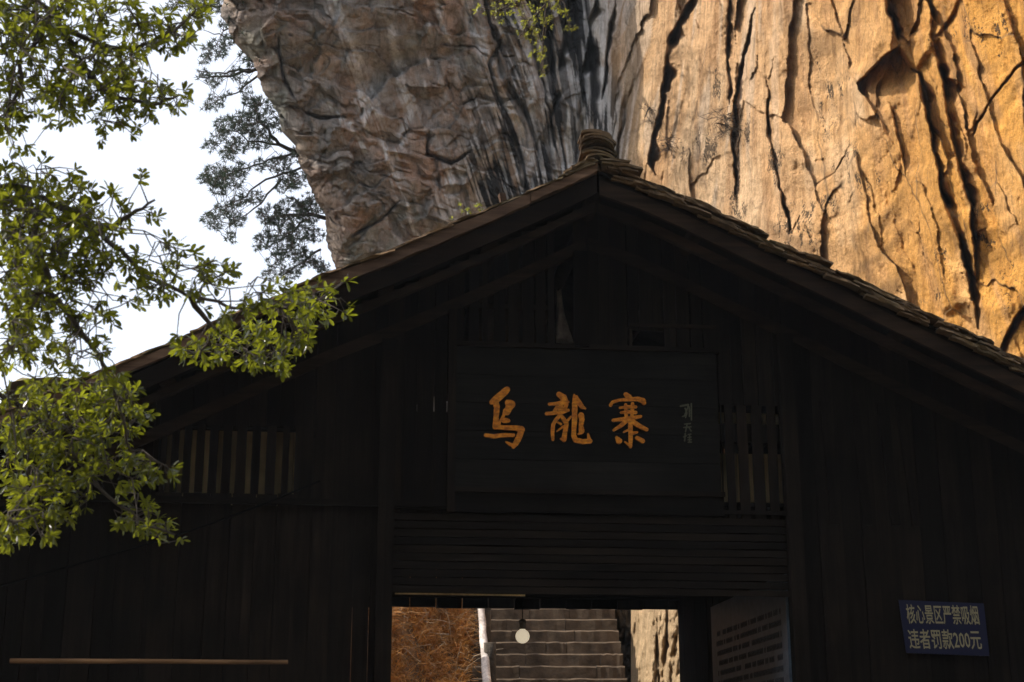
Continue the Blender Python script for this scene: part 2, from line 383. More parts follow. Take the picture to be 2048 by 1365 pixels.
# rock colours: stains, veils, lichen, dark seams, and crack shade painted in
def C(*a): return np.array(a)
def lerp(a, b, t): return a + (b-a)*t[..., None]
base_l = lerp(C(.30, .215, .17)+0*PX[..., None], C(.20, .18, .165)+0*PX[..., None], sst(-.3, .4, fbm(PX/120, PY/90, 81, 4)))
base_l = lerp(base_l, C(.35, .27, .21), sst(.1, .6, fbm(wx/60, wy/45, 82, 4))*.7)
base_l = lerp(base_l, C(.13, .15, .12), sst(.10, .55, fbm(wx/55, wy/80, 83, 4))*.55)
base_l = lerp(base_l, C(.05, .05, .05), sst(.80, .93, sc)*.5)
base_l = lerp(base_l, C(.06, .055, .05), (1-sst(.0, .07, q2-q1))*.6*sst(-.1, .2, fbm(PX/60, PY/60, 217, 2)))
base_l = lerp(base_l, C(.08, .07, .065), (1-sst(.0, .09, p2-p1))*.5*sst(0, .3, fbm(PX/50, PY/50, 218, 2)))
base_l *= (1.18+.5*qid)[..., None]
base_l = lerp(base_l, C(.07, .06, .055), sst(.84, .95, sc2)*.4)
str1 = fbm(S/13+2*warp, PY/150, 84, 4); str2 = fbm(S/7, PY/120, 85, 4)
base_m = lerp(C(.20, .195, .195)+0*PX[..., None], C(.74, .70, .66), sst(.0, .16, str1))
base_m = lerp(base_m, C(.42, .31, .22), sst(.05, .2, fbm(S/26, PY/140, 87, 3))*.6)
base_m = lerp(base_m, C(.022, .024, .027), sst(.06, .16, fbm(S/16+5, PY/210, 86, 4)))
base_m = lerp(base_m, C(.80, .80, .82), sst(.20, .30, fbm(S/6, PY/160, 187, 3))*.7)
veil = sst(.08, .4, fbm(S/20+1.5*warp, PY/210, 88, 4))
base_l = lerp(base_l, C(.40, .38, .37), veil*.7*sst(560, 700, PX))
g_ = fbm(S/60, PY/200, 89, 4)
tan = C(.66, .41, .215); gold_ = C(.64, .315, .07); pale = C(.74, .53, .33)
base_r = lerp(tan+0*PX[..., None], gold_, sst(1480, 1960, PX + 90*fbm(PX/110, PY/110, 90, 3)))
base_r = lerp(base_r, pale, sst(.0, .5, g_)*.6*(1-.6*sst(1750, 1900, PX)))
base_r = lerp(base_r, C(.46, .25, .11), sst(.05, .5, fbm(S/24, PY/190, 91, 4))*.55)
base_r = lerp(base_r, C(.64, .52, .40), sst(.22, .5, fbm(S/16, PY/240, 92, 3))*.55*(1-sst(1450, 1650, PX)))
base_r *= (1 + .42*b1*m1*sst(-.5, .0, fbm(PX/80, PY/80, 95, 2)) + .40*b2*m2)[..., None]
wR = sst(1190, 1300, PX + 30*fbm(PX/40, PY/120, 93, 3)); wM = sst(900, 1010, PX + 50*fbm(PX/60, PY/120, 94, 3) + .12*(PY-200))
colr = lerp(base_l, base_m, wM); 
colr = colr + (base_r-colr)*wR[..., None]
# pale lime veins down the buttress, plus wet glints painted as pale strokes
VE = [([(655, -20), (690, 70), (720, 180), (735, 260)], 14), ([(690, 60), (745, 190), (775, 300), (800, 400)], 7), ([(720, 150), (760, 260), (790, 370), (815, 425), (850, 500), (880, 560)], 6),
      ([(780, 60), (800, 150), (820, 230), (795, 310)], 10), ([(955, 60), (975, 140), (1000, 240), (985, 300), (960, 350)], 12), ([(905, 340), (890, 390), (895, 430)], 20),
      ([(700, 120), (640, 190), (700, 250), (730, 300)][2:], 6), ([(1010, -20), (1050, 90), (1090, 210)], 9), ([(870, 0), (885, 50), (900, 80)], 8), ([(640, 190), (690, 250)], 5),
      ([(1060, 200), (1065, 280), (1050, 350)], 9), ([(1100, 260), (1107, 310), (1112, 350)], 5), ([(1205, 140), (1203, 250)], 5), ([(860, 50), (855, 130), (845, 190)], 5), ([(930, 0), (945, 60), (1000, 150)], 9)]
gl = np.zeros(PX.shape)
for pts, hw in VE:
    d, sgn, tt = pdist(pts); wv = hw*(.5+1.0*vn(PY/30, PX/60, 97))
    gl = np.maximum(gl, np.exp(-(d/wv)**2)*sst(-.5, .15, fbm(S/5, PY/50, 98, 3)))
colr = lerp(colr, C(.66, .65, .66), np.clip(gl*1.3, 0, 1))
colr = lerp(colr, C(.05, .038, .03), sst(.35, .95, crack_shade)*.4)  # shade inside the cracks painted into the rock colour
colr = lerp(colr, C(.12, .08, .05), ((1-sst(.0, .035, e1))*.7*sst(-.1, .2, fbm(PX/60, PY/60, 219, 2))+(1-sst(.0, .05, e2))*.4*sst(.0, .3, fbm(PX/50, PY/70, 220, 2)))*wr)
lich = np.zeros(PX.shape)
for (cx, cy, a, b, tlt) in [(1665, 210, 34, 90, -.2), (1700, 330, 50, 50, .3), (1640, 160, 22, 45, 0), (1480, 400, 22, 70, 0), (1730, 360, 60, 40, 0), (1600, 470, 60, 60, 0), (1500, 250, 18, 80, 0),
                            (1870, 560, 26, 90, -.25), (1960, 420, 60, 30, 0), (1990, 520, 70, 110, 0), (1930, 60, 60, 30, .6), (1400, 300, 60, 60, 0), (1440, 180, 30, 60, 0), (1640, 420, 80, 40, 0), (2010, 60, 40, 60, 0), (1550, 330, 20, 80, 0)]:
    u = (PX-cx)-tlt*(PY-cy); lich = np.maximum(lich, np.exp(-((u/a)**2+((PY-cy)/b)**2)))
lich = np.clip(lich*.95*sst(-.25, .25, fbm(S/9, PY/45, 178, 3)) + .20*wr, 0, 1)*wr*(.5+.8*vn(PX/24, PY/30, 177))
gloss = sst(.1, .5, 1-np.mean(colr, -1)*4)*wM*(1-wR)

def cliffmesh():
    me = bpy.data.meshes.new("cliff"); nC = V.shape[1]
    me.vertices.add(nr*nC); me.vertices.foreach_set('co', V.reshape(-1).astype(np.float32))
    i, j = np.meshgrid(np.arange(nC-1), np.arange(nr-1)); a = (j*nC+i).ravel()
    q = np.stack([a, a+nC, a+nC+1, a+1], 1).ravel()
    me.loops.add(len(q)); me.loops.foreach_set('vertex_index', q.astype(np.int32))
    me.polygons.add(len(q)//4); me.polygons.foreach_set('loop_start', np.arange(0, len(q), 4, dtype=np.int32))
    me.polygons.foreach_set('loop_total', np.full(len(q)//4, 4, np.int32))
    me.polygons.foreach_set('use_smooth', np.ones(len(q)//4, bool)); me.update()
    def ext(a): return np.concatenate([np.repeat(a[:, :1], nb, 1), a], 1)
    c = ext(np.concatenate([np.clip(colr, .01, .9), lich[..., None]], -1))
    at_ = me.color_attributes.new("mineral_shade", 'FLOAT_COLOR', 'POINT'); at_.data.foreach_set('color', c.reshape(-1).astype(np.float32))
    a2 = me.attributes.new("gloss", 'FLOAT', 'POINT'); a2.data.foreach_set('value', ext(gloss).reshape(-1).astype(np.float32))
    return me
def rockmat(name="sandstone", attr=True, fixed=(.6, .45, .3)):
    m, nt, p = mat(name, (.4, .3, .2), .85, .25)
    geo = nt.nodes.new("ShaderNodeNewGeometry"); P = geo.outputs["Position"]
    n1 = noise(nt, P, 3.2, 8, .68, .3); n2 = noise(nt, P, 16, 8, .75); n3 = noise(nt, mapping(nt, P, (5, 5, .6)), 1.6, 7, .7, .4)
    v1 = ramp(nt, n1.outputs[0], [(.25, (.62, .60, .57)), (.5, (1, 1, 1)), (.75, (1.18, 1.16, 1.12))])
    v3 = ramp(nt, n3.outputs[0], [(.32, (.62, .57, .52)), (.5, (1, 1, 1)), (.7, (1.2, 1.2, 1.2))])
    n5 = noise(nt, P, 55, 4, .7); v5 = ramp(nt, n5.outputs[0], [(.3, (.70, .68, .66)), (.5, (1, 1, 1)), (.7, (1.18, 1.18, 1.18))])
    if attr:
        a = nt.nodes.new("ShaderNodeAttribute"); a.attribute_name = "mineral_shade"; base = a.outputs["Color"]
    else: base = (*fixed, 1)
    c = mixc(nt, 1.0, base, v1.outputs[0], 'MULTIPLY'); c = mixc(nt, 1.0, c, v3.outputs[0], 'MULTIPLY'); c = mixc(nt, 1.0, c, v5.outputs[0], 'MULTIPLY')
    if attr:
        sm = nt.nodes.new("ShaderNodeMath"); sm.operation = 'MULTIPLY_ADD'; sm.inputs[1].default_value = .30; sm.inputs[2].default_value = 0
        nt.links.new(a.outputs["Alpha"], sm.inputs[0])
        ad = nt.nodes.new("ShaderNodeMath"); ad.operation = 'ADD'; nn = noise(nt, mapping(nt, P, (1, 1, .6)), 27, 5, .72); nt.links.new(nn.outputs[0], ad.inputs[0]); nt.links.new(sm.outputs[0], ad.inputs[1])
        sp_ = ramp(nt, ad.outputs[0], [(.75, (0, 0, 0)), (.80, (.9, .9, .9))])
        c = mixc(nt, sp_.outputs[0], c, (.045, .03, .018, 1))
        gA = nt.nodes.new("ShaderNodeAttribute"); gA.attribute_name = "gloss"
        rr = nt.nodes.new("ShaderNodeMapRange"); rr.inputs[3].default_value = .85; rr.inputs[4].default_value = .38
        nt.links.new(gA.outputs["Fac"], rr.inputs[0]); nt.links.new(rr.outputs[0], p.inputs["Roughness"])
    nt.links.new(c, p.inputs["Base Color"])
    h = nt.nodes.new("ShaderNodeMath"); h.operation = 'MULTIPLY_ADD'; h.inputs[1].default_value = .45
    nt.links.new(n2.outputs[0], h.inputs[0]); nt.links.new(n1.outputs[0], h.inputs[2])
    n4 = noise(nt, mapping(nt, P, (9, 9, 2.2), (.15, 0, .3)), 1.5, 8, .75, .5); h2 = nt.nodes.new("ShaderNodeMath"); h2.operation = 'MULTIPLY_ADD'; h2.inputs[1].default_value = .6
    nt.links.new(n4.outputs[0], h2.inputs[0]); nt.links.new(h.outputs[0], h2.inputs[2])
    bump(nt, p, h2.outputs[0], 1.0, .11); return m
M_rock = rockmat()
M_rock2 = rockmat("pale_sandstone", False, (.60, .43, .25))
co = bpy.data.objects.new("cliff", cliffmesh()); col.objects.link(co); co.data.materials.append(M_rock)
tag(co, kind='structure')

# ------------------------------------------------------------ the gatehouse
GH = empty("timber_gatehouse", FO, TH, "dark timber gatehouse with a tiled gable roof and open doorway in front of the cliff", "gatehouse")
def fbox(mb, u0, u1, f0, f1, z0, z1, jit=0):      # f = metres in front of the wall plane
    mb.box(u0, u1, -f1, -f0, z0, z1, None, jit)
RK = .6                                            # verge plane stands this far before the wall
Lpts = [(-700, 1108), (-400, 990), (0, 826), (300, 701), (560, 588), (640, 553), (686, 535), (777, 502), (886, 456), (987, 413), (1132, 349), (1196, 318)]
Rpts = [(1196, 318), (1292, 352), (1358, 382), (1399, 402), (1480, 443), (1539, 470), (1594, 497), (1668, 530), (1723, 560), (1819, 606), (1884, 637), (1968, 679), (2048, 716), (2400, 890), (2600, 985)]
LP = [fac(x, y, RK) for x, y in Lpts]; RP = [fac(x, y, RK) for x, y in Rpts]
PROF = LP + RP[1:]
pu = np.array([p[0] for p in PROF]); pz = np.array([p[1] for p in PROF])
def roofz(u): return float(np.interp(u, pu, pz))
UL, UR = pu[0], pu[-1]; APX = LP[-1]
DEEP = 4.6
roof = empty("roof"); roof.parent = GH
# deck boards (underside seen as the soffit): long boards running up the slope, plus purlins
def slopeboard(u0, u1, f0, f1, dz_top, dz_bot, name, m, par, n=8, jit=0.0):
    mb = MB(); us = np.linspace(u0, u1, n); vs_ = []; fs = []
    for i, u in enumerate(us):
        z = roofz(u); j = [random.uniform(-jit, jit) for _ in range(4)]
        vs_ += [(u, -f0, z+dz_bot+j[0]), (u, -f1, z+dz_bot+j[1]), (u, -f1, z+dz_top+j[2]), (u, -f0, z+dz_top+j[3])]
    for i in range(n-1):
        for k_ in range(4):
            fs.append((i*4+k_, i*4+(k_+1) % 4, (i+1)*4+(k_+1) % 4, (i+1)*4+k_))
    fs += [(3, 2, 1, 0), ((n-1)*4, (n-1)*4+1, (n-1)*4+2, (n-1)*4+3)]
    mb.add(vs_, fs); return mb.build(name, m, par)
f = -DEEP
while f < RK-.06:
    f1 = min(f+.24, RK-.045)
    slopeboard(UL, APX[0]-.004, f+.004, f1-.004, -.07, -.10, "deck_board", M_plankh, roof, 14)
    slopeboard(APX[0]+.004, UR, f+.004, f1-.004, -.07, -.10, "deck_board", M_plankh, roof, 14)
    f = f1 if f1 < RK-.05 else RK
# verge boards: left thick weathered upper board and darker lower boards
slopeboard(fac(1061, 404, RK)[0], APX[0]-.01, RK-.04, RK+.035, -.035, -.105, "verge_board", M_bark, roof, 12, .006)
slopeboard(fac(560, 590, RK)[0], fac(1060, 404, RK)[0], RK-.045, RK+.03, -.030, -.115, "verge_board", M_bark, roof, 14, .007)
slopeboard(UL, fac(559, 590, RK)[0], RK-.045, RK+.028, -.035, -.10, "verge_board", M_bark, roof, 12, .006)
slopeboard(UL, APX[0]-.01, RK-.035, RK-.005, -.125, -.27, "bargeboard", M_beam, roof, 18, .002)
slopeboard(APX[0]+.01, UR, RK-.035, RK+.0, -.165, -.285, "bargeboard", M_beam, roof, 18, .002)
slopeboard(APX[0]+.01, UR, RK-.035, RK-.02, -.12, -.16, "fascia_strip", M_plankh, roof, 18)
slopeboard(UL, APX[0]-.01, RK-.16, RK-.10, -.30, -.36, "rafter", M_beam, roof, 14)
slopeboard(APX[0]+.01, UR, RK-.16, RK-.10, -.31, -.38, "rafter", M_beam, roof, 14)
slopeboard(UL, APX[0]-.01, -.03, .03, -.42, -.52, "rafter", M_beam, roof, 14)
slopeboard(APX[0]+.01, UR, -.03, .03, -.42, -.52, "rafter", M_beam, roof, 14)
for i in range(-6, 7):
    u = APX[0] + i*.78
    if UL < u < UR:
        mb = MB(); pts = [(u+.01*math.sin(k_), -(.38-k_*1.0), roofz(u)-.17 - (.06 if i == 0 else 0)) for k_ in range(6)]
        mb.tube(pts, .06, .055, 10); mb.build("purlin", M_beam, roof, True)
# tiles: each verge tile a slab of its own
def slabmesh(seed):
    rr = random.Random(seed); mb = MB(); nx_ = 5; L, Wd, T = 1.0, 1.0, 1.0; vs_ = []; fs = []
    for i in range(nx_+1):
        x = -.5 + i/nx_; bow = .35*(1-(2*x)**2)
        for (y, z) in ((-.5, -.5), (.5, -.5), (.5, .5), (-.5, .5)):
            e = rr.uniform(-.05, .05)
            vs_.append((x + (rr.uniform(-.04, .04) if i in (0, nx_) else 0), y + e, z + bow + rr.uniform(-.12, .12)))
    for i in range(nx_):
        for k_ in range(4): fs.append((i*4+k_, i*4+(k_+1) % 4, (i+1)*4+(k_+1) % 4, (i+1)*4+k_))
    fs += [(3, 2, 1, 0), (nx_*4, nx_*4+1, nx_*4+2, nx_*4+3)]
    mb.add(vs_, fs); me = bpy.data.meshes.new("roof_tile"); me.from_pydata(mb.v, [], mb.f); me.materials.append(M_tile); return me
slabs = [slabmesh(i) for i in range(9)]
def slab(u, f_, z, ang, L, Wd, T, yaw=0):
    M = Matrix.Translation((u, -f_, z)) @ Euler((random.uniform(-.06, .06), -ang, yaw), 'XYZ').to_matrix().to_4x4() @ Matrix.Diagonal((L, Wd, T, 1))
    return inst("roof_tile", random.choice(slabs), M, roof)
def slope_at(u): return math.atan2(roofz(u+.1)-roofz(u-.1), .2)
# right verge: broken layered edge
u = APX[0]+.22
while u < UR:
    a = slope_at(u)
    for layer in range(4):
        uu = u+random.uniform(-.05, .05)
        slab(uu, RK-.10+random.uniform(-.03, .045)-.012*layer, roofz(uu)-.115+layer*.029+random.uniform(-.006, .008), a+random.uniform(.02, .13)+.02, random.uniform(.16, .34), .26, random.uniform(.014, .022))
    u += random.uniform(.13, .17)
u = APX[0]-.2
while u > UL:
    a = slope_at(u)
    slab(u, RK-.10+random.uniform(-.02, .02), roofz(u)-.018, a-random.uniform(.0, .05), random.uniform(.22, .34), .28, .014)
    u -= random.uniform(.17, .22)
tb = MB()
for sgn in (-1, 1):
    u = APX[0]+sgn*.12
    while UL < u < UR:
        a = slope_at(u); ff = RK-.40
        while ff > -DEEP:
            M = Matrix.Translation((u, -ff, roofz(u)-.03+random.uniform(-.01, .012))) @ Euler((0, -a - sgn*.07*-1, random.uniform(-.05, .05)), 'XYZ').to_matrix().to_4x4()
            tb.box(-.12, .12, -.10, .10, -.009, .009, M, .006); ff -= .21
        u += sgn*.16
tag(tb.build("tile_field", M_tile, roof), kind='stuff')
# ridge: layered end tiles and the little pile of curved tiles on top
fin = [(1195, 322, 1130, 345, .02), (1190, 329, 1130, 352, .02), (1188, 320, 1140, 338, .018), (1200, 322, 1258, 327, .02), (1205, 328, 1285, 340, .02), (1215, 336, 1276, 345, .018), (1196, 314, 1243, 344, .016)]
for (x0, y0, x1, y1, t) in fin:
    a0 = fac(x0, y0, RK+.03); a1 = fac(x1, y1, RK+.03); cx, cz = (a0[0]+a1[0])/2, (a0[1]+a1[1])/2
    L = math.hypot(a1[0]-a0[0], a1[1]-a0[1]); ang = math.atan2(a1[1]-a0[1], a1[0]-a0[0])
    if L and abs(ang) > 1.57: ang -= math.pi*np.sign(ang)
    M = Matrix.Translation((cx, -(RK-.06+random.uniform(-.01, .02)), cz)) @ Euler((0, -ang, 0)).to_matrix().to_4x4() @ Matrix.Diagonal((L, .24, t, 1))
    inst("ridge_tile", random.choice(slabs), M, roof)
def archtile(name, px, py, wpx, hpx, tilt, off, th=.016, dep=.22):
    cu, cz = fac(px, py, RK); w_ = wpx*.0036; h_ = hpx*.0036; mb = MB(); n = 10; vs_ = []; fs = []
    for i in range(n+1):
        t = -1+2*i/n; x = t*w_/2; z = h_*(1-abs(t)**2.2)
        for (yy, zz) in ((-dep/2, 0), (dep/2, 0), (dep/2, th), (-dep/2, th)): vs_.append((x, yy, z+zz+random.uniform(-.002, .002)))
    for i in range(n):
        for k_ in range(4): fs.append((i*4+k_, i*4+(k_+1) % 4, (i+1)*4+(k_+1) % 4, (i+1)*4+k_))
    fs += [(3, 2, 1, 0), (n*4, n*4+1, n*4+2, n*4+3)]
    mb.add(vs_, fs); o = mb.build(name, M_tile, roof)
    o.location = (cu, -(RK-.06+off), cz); o.rotation_euler = (0, tilt, random.uniform(-.1, .1)); return o
for i, (px, py, wd, h_, tl) in enumerate([(1200, 322, 66, 10, .10), (1198, 316, 72, 12, .22), (1196, 310, 74, 14, .05), (1200, 303, 70, 18, .28), (1196, 298, 70, 14, .02), (1194, 293, 66, 14, .12), (1196, 287, 70, 12, .2), (1194, 282, 66, 10, .08),
                                          (1192, 277, 66, 9, .16), (1190, 273, 62, 7, .10), (1192, 269, 60, 5, .06)]):
    archtile("ridge_tile", px, py+3, wd, h_, tl, random.uniform(-.02, .03))
mbk = MB(); cu, cz = fac(1194, 320, RK)
mbk.tube([(cu, -(RK-.12), cz-.08), (cu-.01, -(RK-.12), cz+.05), (cu-.01, -(RK-.12), cz+.155)], .10, .085, 12, .05); mbk.build("mortar_core", M_tile, roof)
for (px, py) in ((1005, 396), (832, 482)):          # little pegs above the left verge
    cu, cz = fac(px, py, RK); mb = MB(); mb.box(-.022, .022, -.03, .03, -.04, .035, Matrix.Rotation(-.2, 4, 'Y'), .006)
    o = mb.build("tile_peg", M_bark, roof); o.location = (cu, -(RK-.02), cz)
# ridge cap behind
mb = MB(); mb.box(APX[0]-.12, APX[0]+.12, -RK+.2, DEEP, APX[1]-.05, APX[1]+.02, None, 0); mb.build("ridge_cap", M_tile, roof)

FLOOR = .5
wall = empty("front_wall"); wall.parent = GH
def z_at(py, px=1000, off=0): return fac(px, py, off)[1]
def u_at(px, py=900, off=0): return fac(px, py, off)[0]
def plank(u0, u1, z0, z1, off=0.0, th=.025, name="plank", m=None, par=None, lean_=0.0):
    mb = MB(); n = 5; vs_ = []; fs = []; e0 = random.uniform(-.004, .004)
    for i in range(n+1):
        t = i/n; z = z0+(z1-z0)*t; a = random.uniform(-.002, .002); b = random.uniform(-.002, .002); s_ = lean_*t
        vs_ += [(u0+a+s_, -off, z), (u1+b+s_, -off, z), (u1+b+s_, -off-th+e0, z), (u0+a+s_, -off-th+e0, z)]
    for i in range(n):
        for k_ in range(4): fs.append((i*4+k_, i*4+(k_+1) % 4, (i+1)*4+(k_+1) % 4, (i+1)*4+k_))
    fs += [(3, 2, 1, 0), (n*4, n*4+1, n*4+2, n*4+3)]
    mb.add(vs_, fs); return mb.build(name, m or M_plank, par or wall)
def run(px0, px1, ytop, ybot, pitch, gap, name="plank", off=0, jit=.25):
    u = u_at(px0); ue = u_at(px1); 
    while u < ue-.01:
        wd = pitch*(1+random.uniform(-jit, jit))*.0037; g_ = gap*random.uniform(.3, 1.7)*.0037; u1 = min(u+wd-g_, ue)
        zt = min(roofz(u), roofz(u1))-.12 if ytop is None else z_at(ytop)
        zb = FLOOR-.05 if ybot is None else z_at(ybot)
        o_ = off+random.uniform(-.006, .006)
        if zt > zb: plank(u, u1, zb, zt+random.uniform(-.01, .01), o_, .022, name)
        u += wd
Y1 = 992
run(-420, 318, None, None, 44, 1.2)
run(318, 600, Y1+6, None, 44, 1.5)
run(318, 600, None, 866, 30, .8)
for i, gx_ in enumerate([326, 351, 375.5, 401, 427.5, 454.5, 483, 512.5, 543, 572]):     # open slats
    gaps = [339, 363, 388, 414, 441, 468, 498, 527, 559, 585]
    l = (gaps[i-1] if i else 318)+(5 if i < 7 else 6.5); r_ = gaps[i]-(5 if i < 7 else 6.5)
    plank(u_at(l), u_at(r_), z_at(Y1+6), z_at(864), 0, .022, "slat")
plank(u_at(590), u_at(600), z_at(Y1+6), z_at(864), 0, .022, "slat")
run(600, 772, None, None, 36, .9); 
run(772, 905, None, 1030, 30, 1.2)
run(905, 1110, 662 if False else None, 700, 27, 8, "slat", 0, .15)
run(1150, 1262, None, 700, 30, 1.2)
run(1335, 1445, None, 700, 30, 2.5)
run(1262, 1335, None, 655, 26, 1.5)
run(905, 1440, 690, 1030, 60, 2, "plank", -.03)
def slatrun(gaps, l0, r1, y0, y1, hw=4.5):
    e = [l0] + [v for g in gaps for v in (g-hw, g+hw)] + [r1]
    for i in range(0, len(e), 2): plank(u_at(e[i]), u_at(e[i+1]), z_at(y1), z_at(y0), 0, .022, "slat", None, None, random.uniform(-.008, .008))
slatrun([1447, 1472, 1500, 1530, 1557], 1441, 1592, 800, 1030)
run(1441, 1592, None, 800, 28, 2)
run(1592, 2420, None, None, 40, 1.0)
for px, z0y in ((1650, 1), (1715, 2), (1770, 1), (1810, 1)):   # loose leaning battens on the right
    plank(u_at(px), u_at(px+16), z_at(1040), z_at(790), .03, .02, "batten", None, None, -.06*(px-1500)/300)
def hrail(px0, px1, py, hpx, off=.03, th=.04, name="rail", m=None):
    u0, u1 = u_at(px0), u_at(px1); z = z_at(py, (px0+px1)/2); mb = MB(); n = 8; fs = []; vs_ = []
    for i in range(n+1):
        uu = u0+(u1-u0)*i/n; h2 = hpx*.0037/2+random.uniform(-.002, .002)
        vs_ += [(uu, -off, z-h2), (uu, -off-th, z-h2), (uu, -off-th, z+h2), (uu, -off, z+h2)]
    for i in range(n):
        for k_ in range(4): fs.append((i*4+k_, i*4+(k_+1) % 4, (i+1)*4+(k_+1) % 4, (i+1)*4+k_))
    fs += [(3, 2, 1, 0), (n*4, n*4+1, n*4+2, n*4+3)]; mb.add(vs_, fs)
    return mb.build(name, m or M_plankh, wall)
hrail(-420, 905, Y1+8, 12); hrail(-420, 772, 848, 10, -.05, .03); hrail(1441, 1592, 866, 40, -.05, .03); hrail(905, 1441, 1010, 40, -.004, .05)
hrail(905, 1110, 612, 12, -.05, .03); hrail(1262, 1440, 655, 7, .0, .04, "rail", M_beam); 
plank(u_at(1262), u_at(1267), z_at(700), z_at(655), .03, .03, "batten", M_beam)
# posts and beams
for px0, px1 in ((752, 784), (1577, 1606), (890, 906), (1152, 1182)):
    top = roofz(u_at(px0))-.5; zb = FLOOR-.05 if px0 in (752, 1577) else z_at(1030 if px0 == 890 else 695)
    plank(u_at(px0, 1200), u_at(px1, 1200), zb, top, .03, .07, "post", M_plank)
# transom of level boards over the doorway
for i in range(10):
    y0 = 1032+i*16; hrail(785, 1576, y0+8+.0, 13.2 if i < 9 else 12, -.01+.006*(i % 2), .03, "transom_board")
hrail(785, 1576, 1022, 8, .0, .05, "beam")
# inside: side walls, floor, rear wall with an opening, tie beams
inner = empty("interior"); inner.parent = GH
def lbox(name, x0, x1, d0, d1, z0, z1, m, par=inner):
    mb = MB(); mb.box(x0, x1, d0, d1, z0, z1, None, .002); return mb.build(name, m, par)
lbox("floor_slab", UL+.6, UR-.6, .0, 4.1, FLOOR-.2, FLOOR, M_step)
ur = u_at(1592, 1250); ul = u_at(770, 1250)
for i in range(16):
    lbox("side_plank", ur, ur+.03, .08+i*.25, .08+i*.25+.245, FLOOR, z_at(1000), M_plank)
    lbox("side_plank", ul-.03, ul, .08+i*.25, .08+i*.25+.245, FLOOR, z_at(1000), M_plank)
BD = 4.1
def bfac(px, py): return fac(px, py, -BD)
bl = bfac(700, 1300)[0]; br = bfac(1375, 1300)[0]; bz = bfac(1080, 1220)[1]
x = UL+.6
while x < UR-.6:
    x1 = x+.19
    if x1 < bl or x > br: lbox("rear_plank", x, x1-(.006 if x < bl else .010), BD, BD+.025, FLOOR, (4.15 if x < bfac(585, 900)[0]-.1 else 5.6) if x < bl else 5.2, M_plank)
    x = x1
x = bl-.2
while x < br+.3:
    lbox("lintel_board", x, x+.012+.24, BD-.03, BD+.03, bz+random.uniform(0, .02), 5.15, M_plank); x += .26
lbox("rear_beam", bl-.2, br+.3, BD-.16, BD-.06, bz+.10, bz+.26, M_plankh)
lbox("rear_post", br+.004, br+.09, BD-.05, BD+.06, FLOOR, bz+.1, M_bark)
mb = MB(); e0 = fac(790, 1187, -.1); e1 = fac(1050, 1191, -.1)
mb.tube([(e0[0], .1, e0[1]), (e1[0], .1, e1[1])], .008, .008, 6); mb.build("lit_line", M_pale, inner)  # pale tube added in place of a thin lit line
for i in range(12):
    lbox("ceiling_board", ul, ur, .1+i*.33, .1+i*.33+.325, z_at(1000)+.0, z_at(1000)+.03, M_plankh)
# side walls of the house and rear gable posts
for uu in (UL+.7, UR-.7):
    i = 0
    while i*.25 < BD: lbox("side_plank", uu, uu+.03, .03+i*.25, .03+i*.25+.245, FLOOR-.05, roofz(uu)-.12, M_plank); i += 1
# pale boards added just behind the open slats to imitate light coming through
for (px0, px1, y0, y1) in ((322, 604, 858, 998), (1441, 1592, 884, 984), (1441, 1592, 800, 846)):
    x = u_at(px0); ue = u_at(px1)
    while x < ue: lbox("gap_light_board", x, min(x+.185, ue), .24, .26, z_at(y1), z_at(y0), M_pale); x += .19

# ------------------------------------------------------------ name board with the three gold characters
bc = fac(1172, 838, .05)
SB = empty("name_board", FO + EU*bc[0] + EN*.03 + Vector((0, 0, bc[1])), TH, "wide dark board over the doorway with three large gold calligraphic characters", "signboard")
b0 = fac(905, 692, .05); b1_ = fac(1441, 985, .05)
def SL(px, py): p = fac(px, py, .05); return p[0]-bc[0], p[1]-bc[1]
zz0, zz1 = b1_[1]-bc[1], b0[1]-bc[1]; nb_ = 5
for i in range(nb_):
    mb = MB(); h0 = zz0+(zz1-zz0)*i/nb_; h1 = zz0+(zz1-zz0)*(i+1)/nb_-.003
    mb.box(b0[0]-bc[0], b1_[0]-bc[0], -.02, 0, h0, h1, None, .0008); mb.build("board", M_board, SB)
for (x0, x1, y0, y1) in ((b0[0]-.03, b1_[0]+.03, zz1, zz1+.035), (b0[0]-.03, b1_[0]+.03, zz0-.035, zz0-.001)):
    mb = MB(); mb.box(x0-bc[0], x1-bc[0], -.045, 0, y0, y1, None, .001); mb.build("frame", M_plankh, SB)
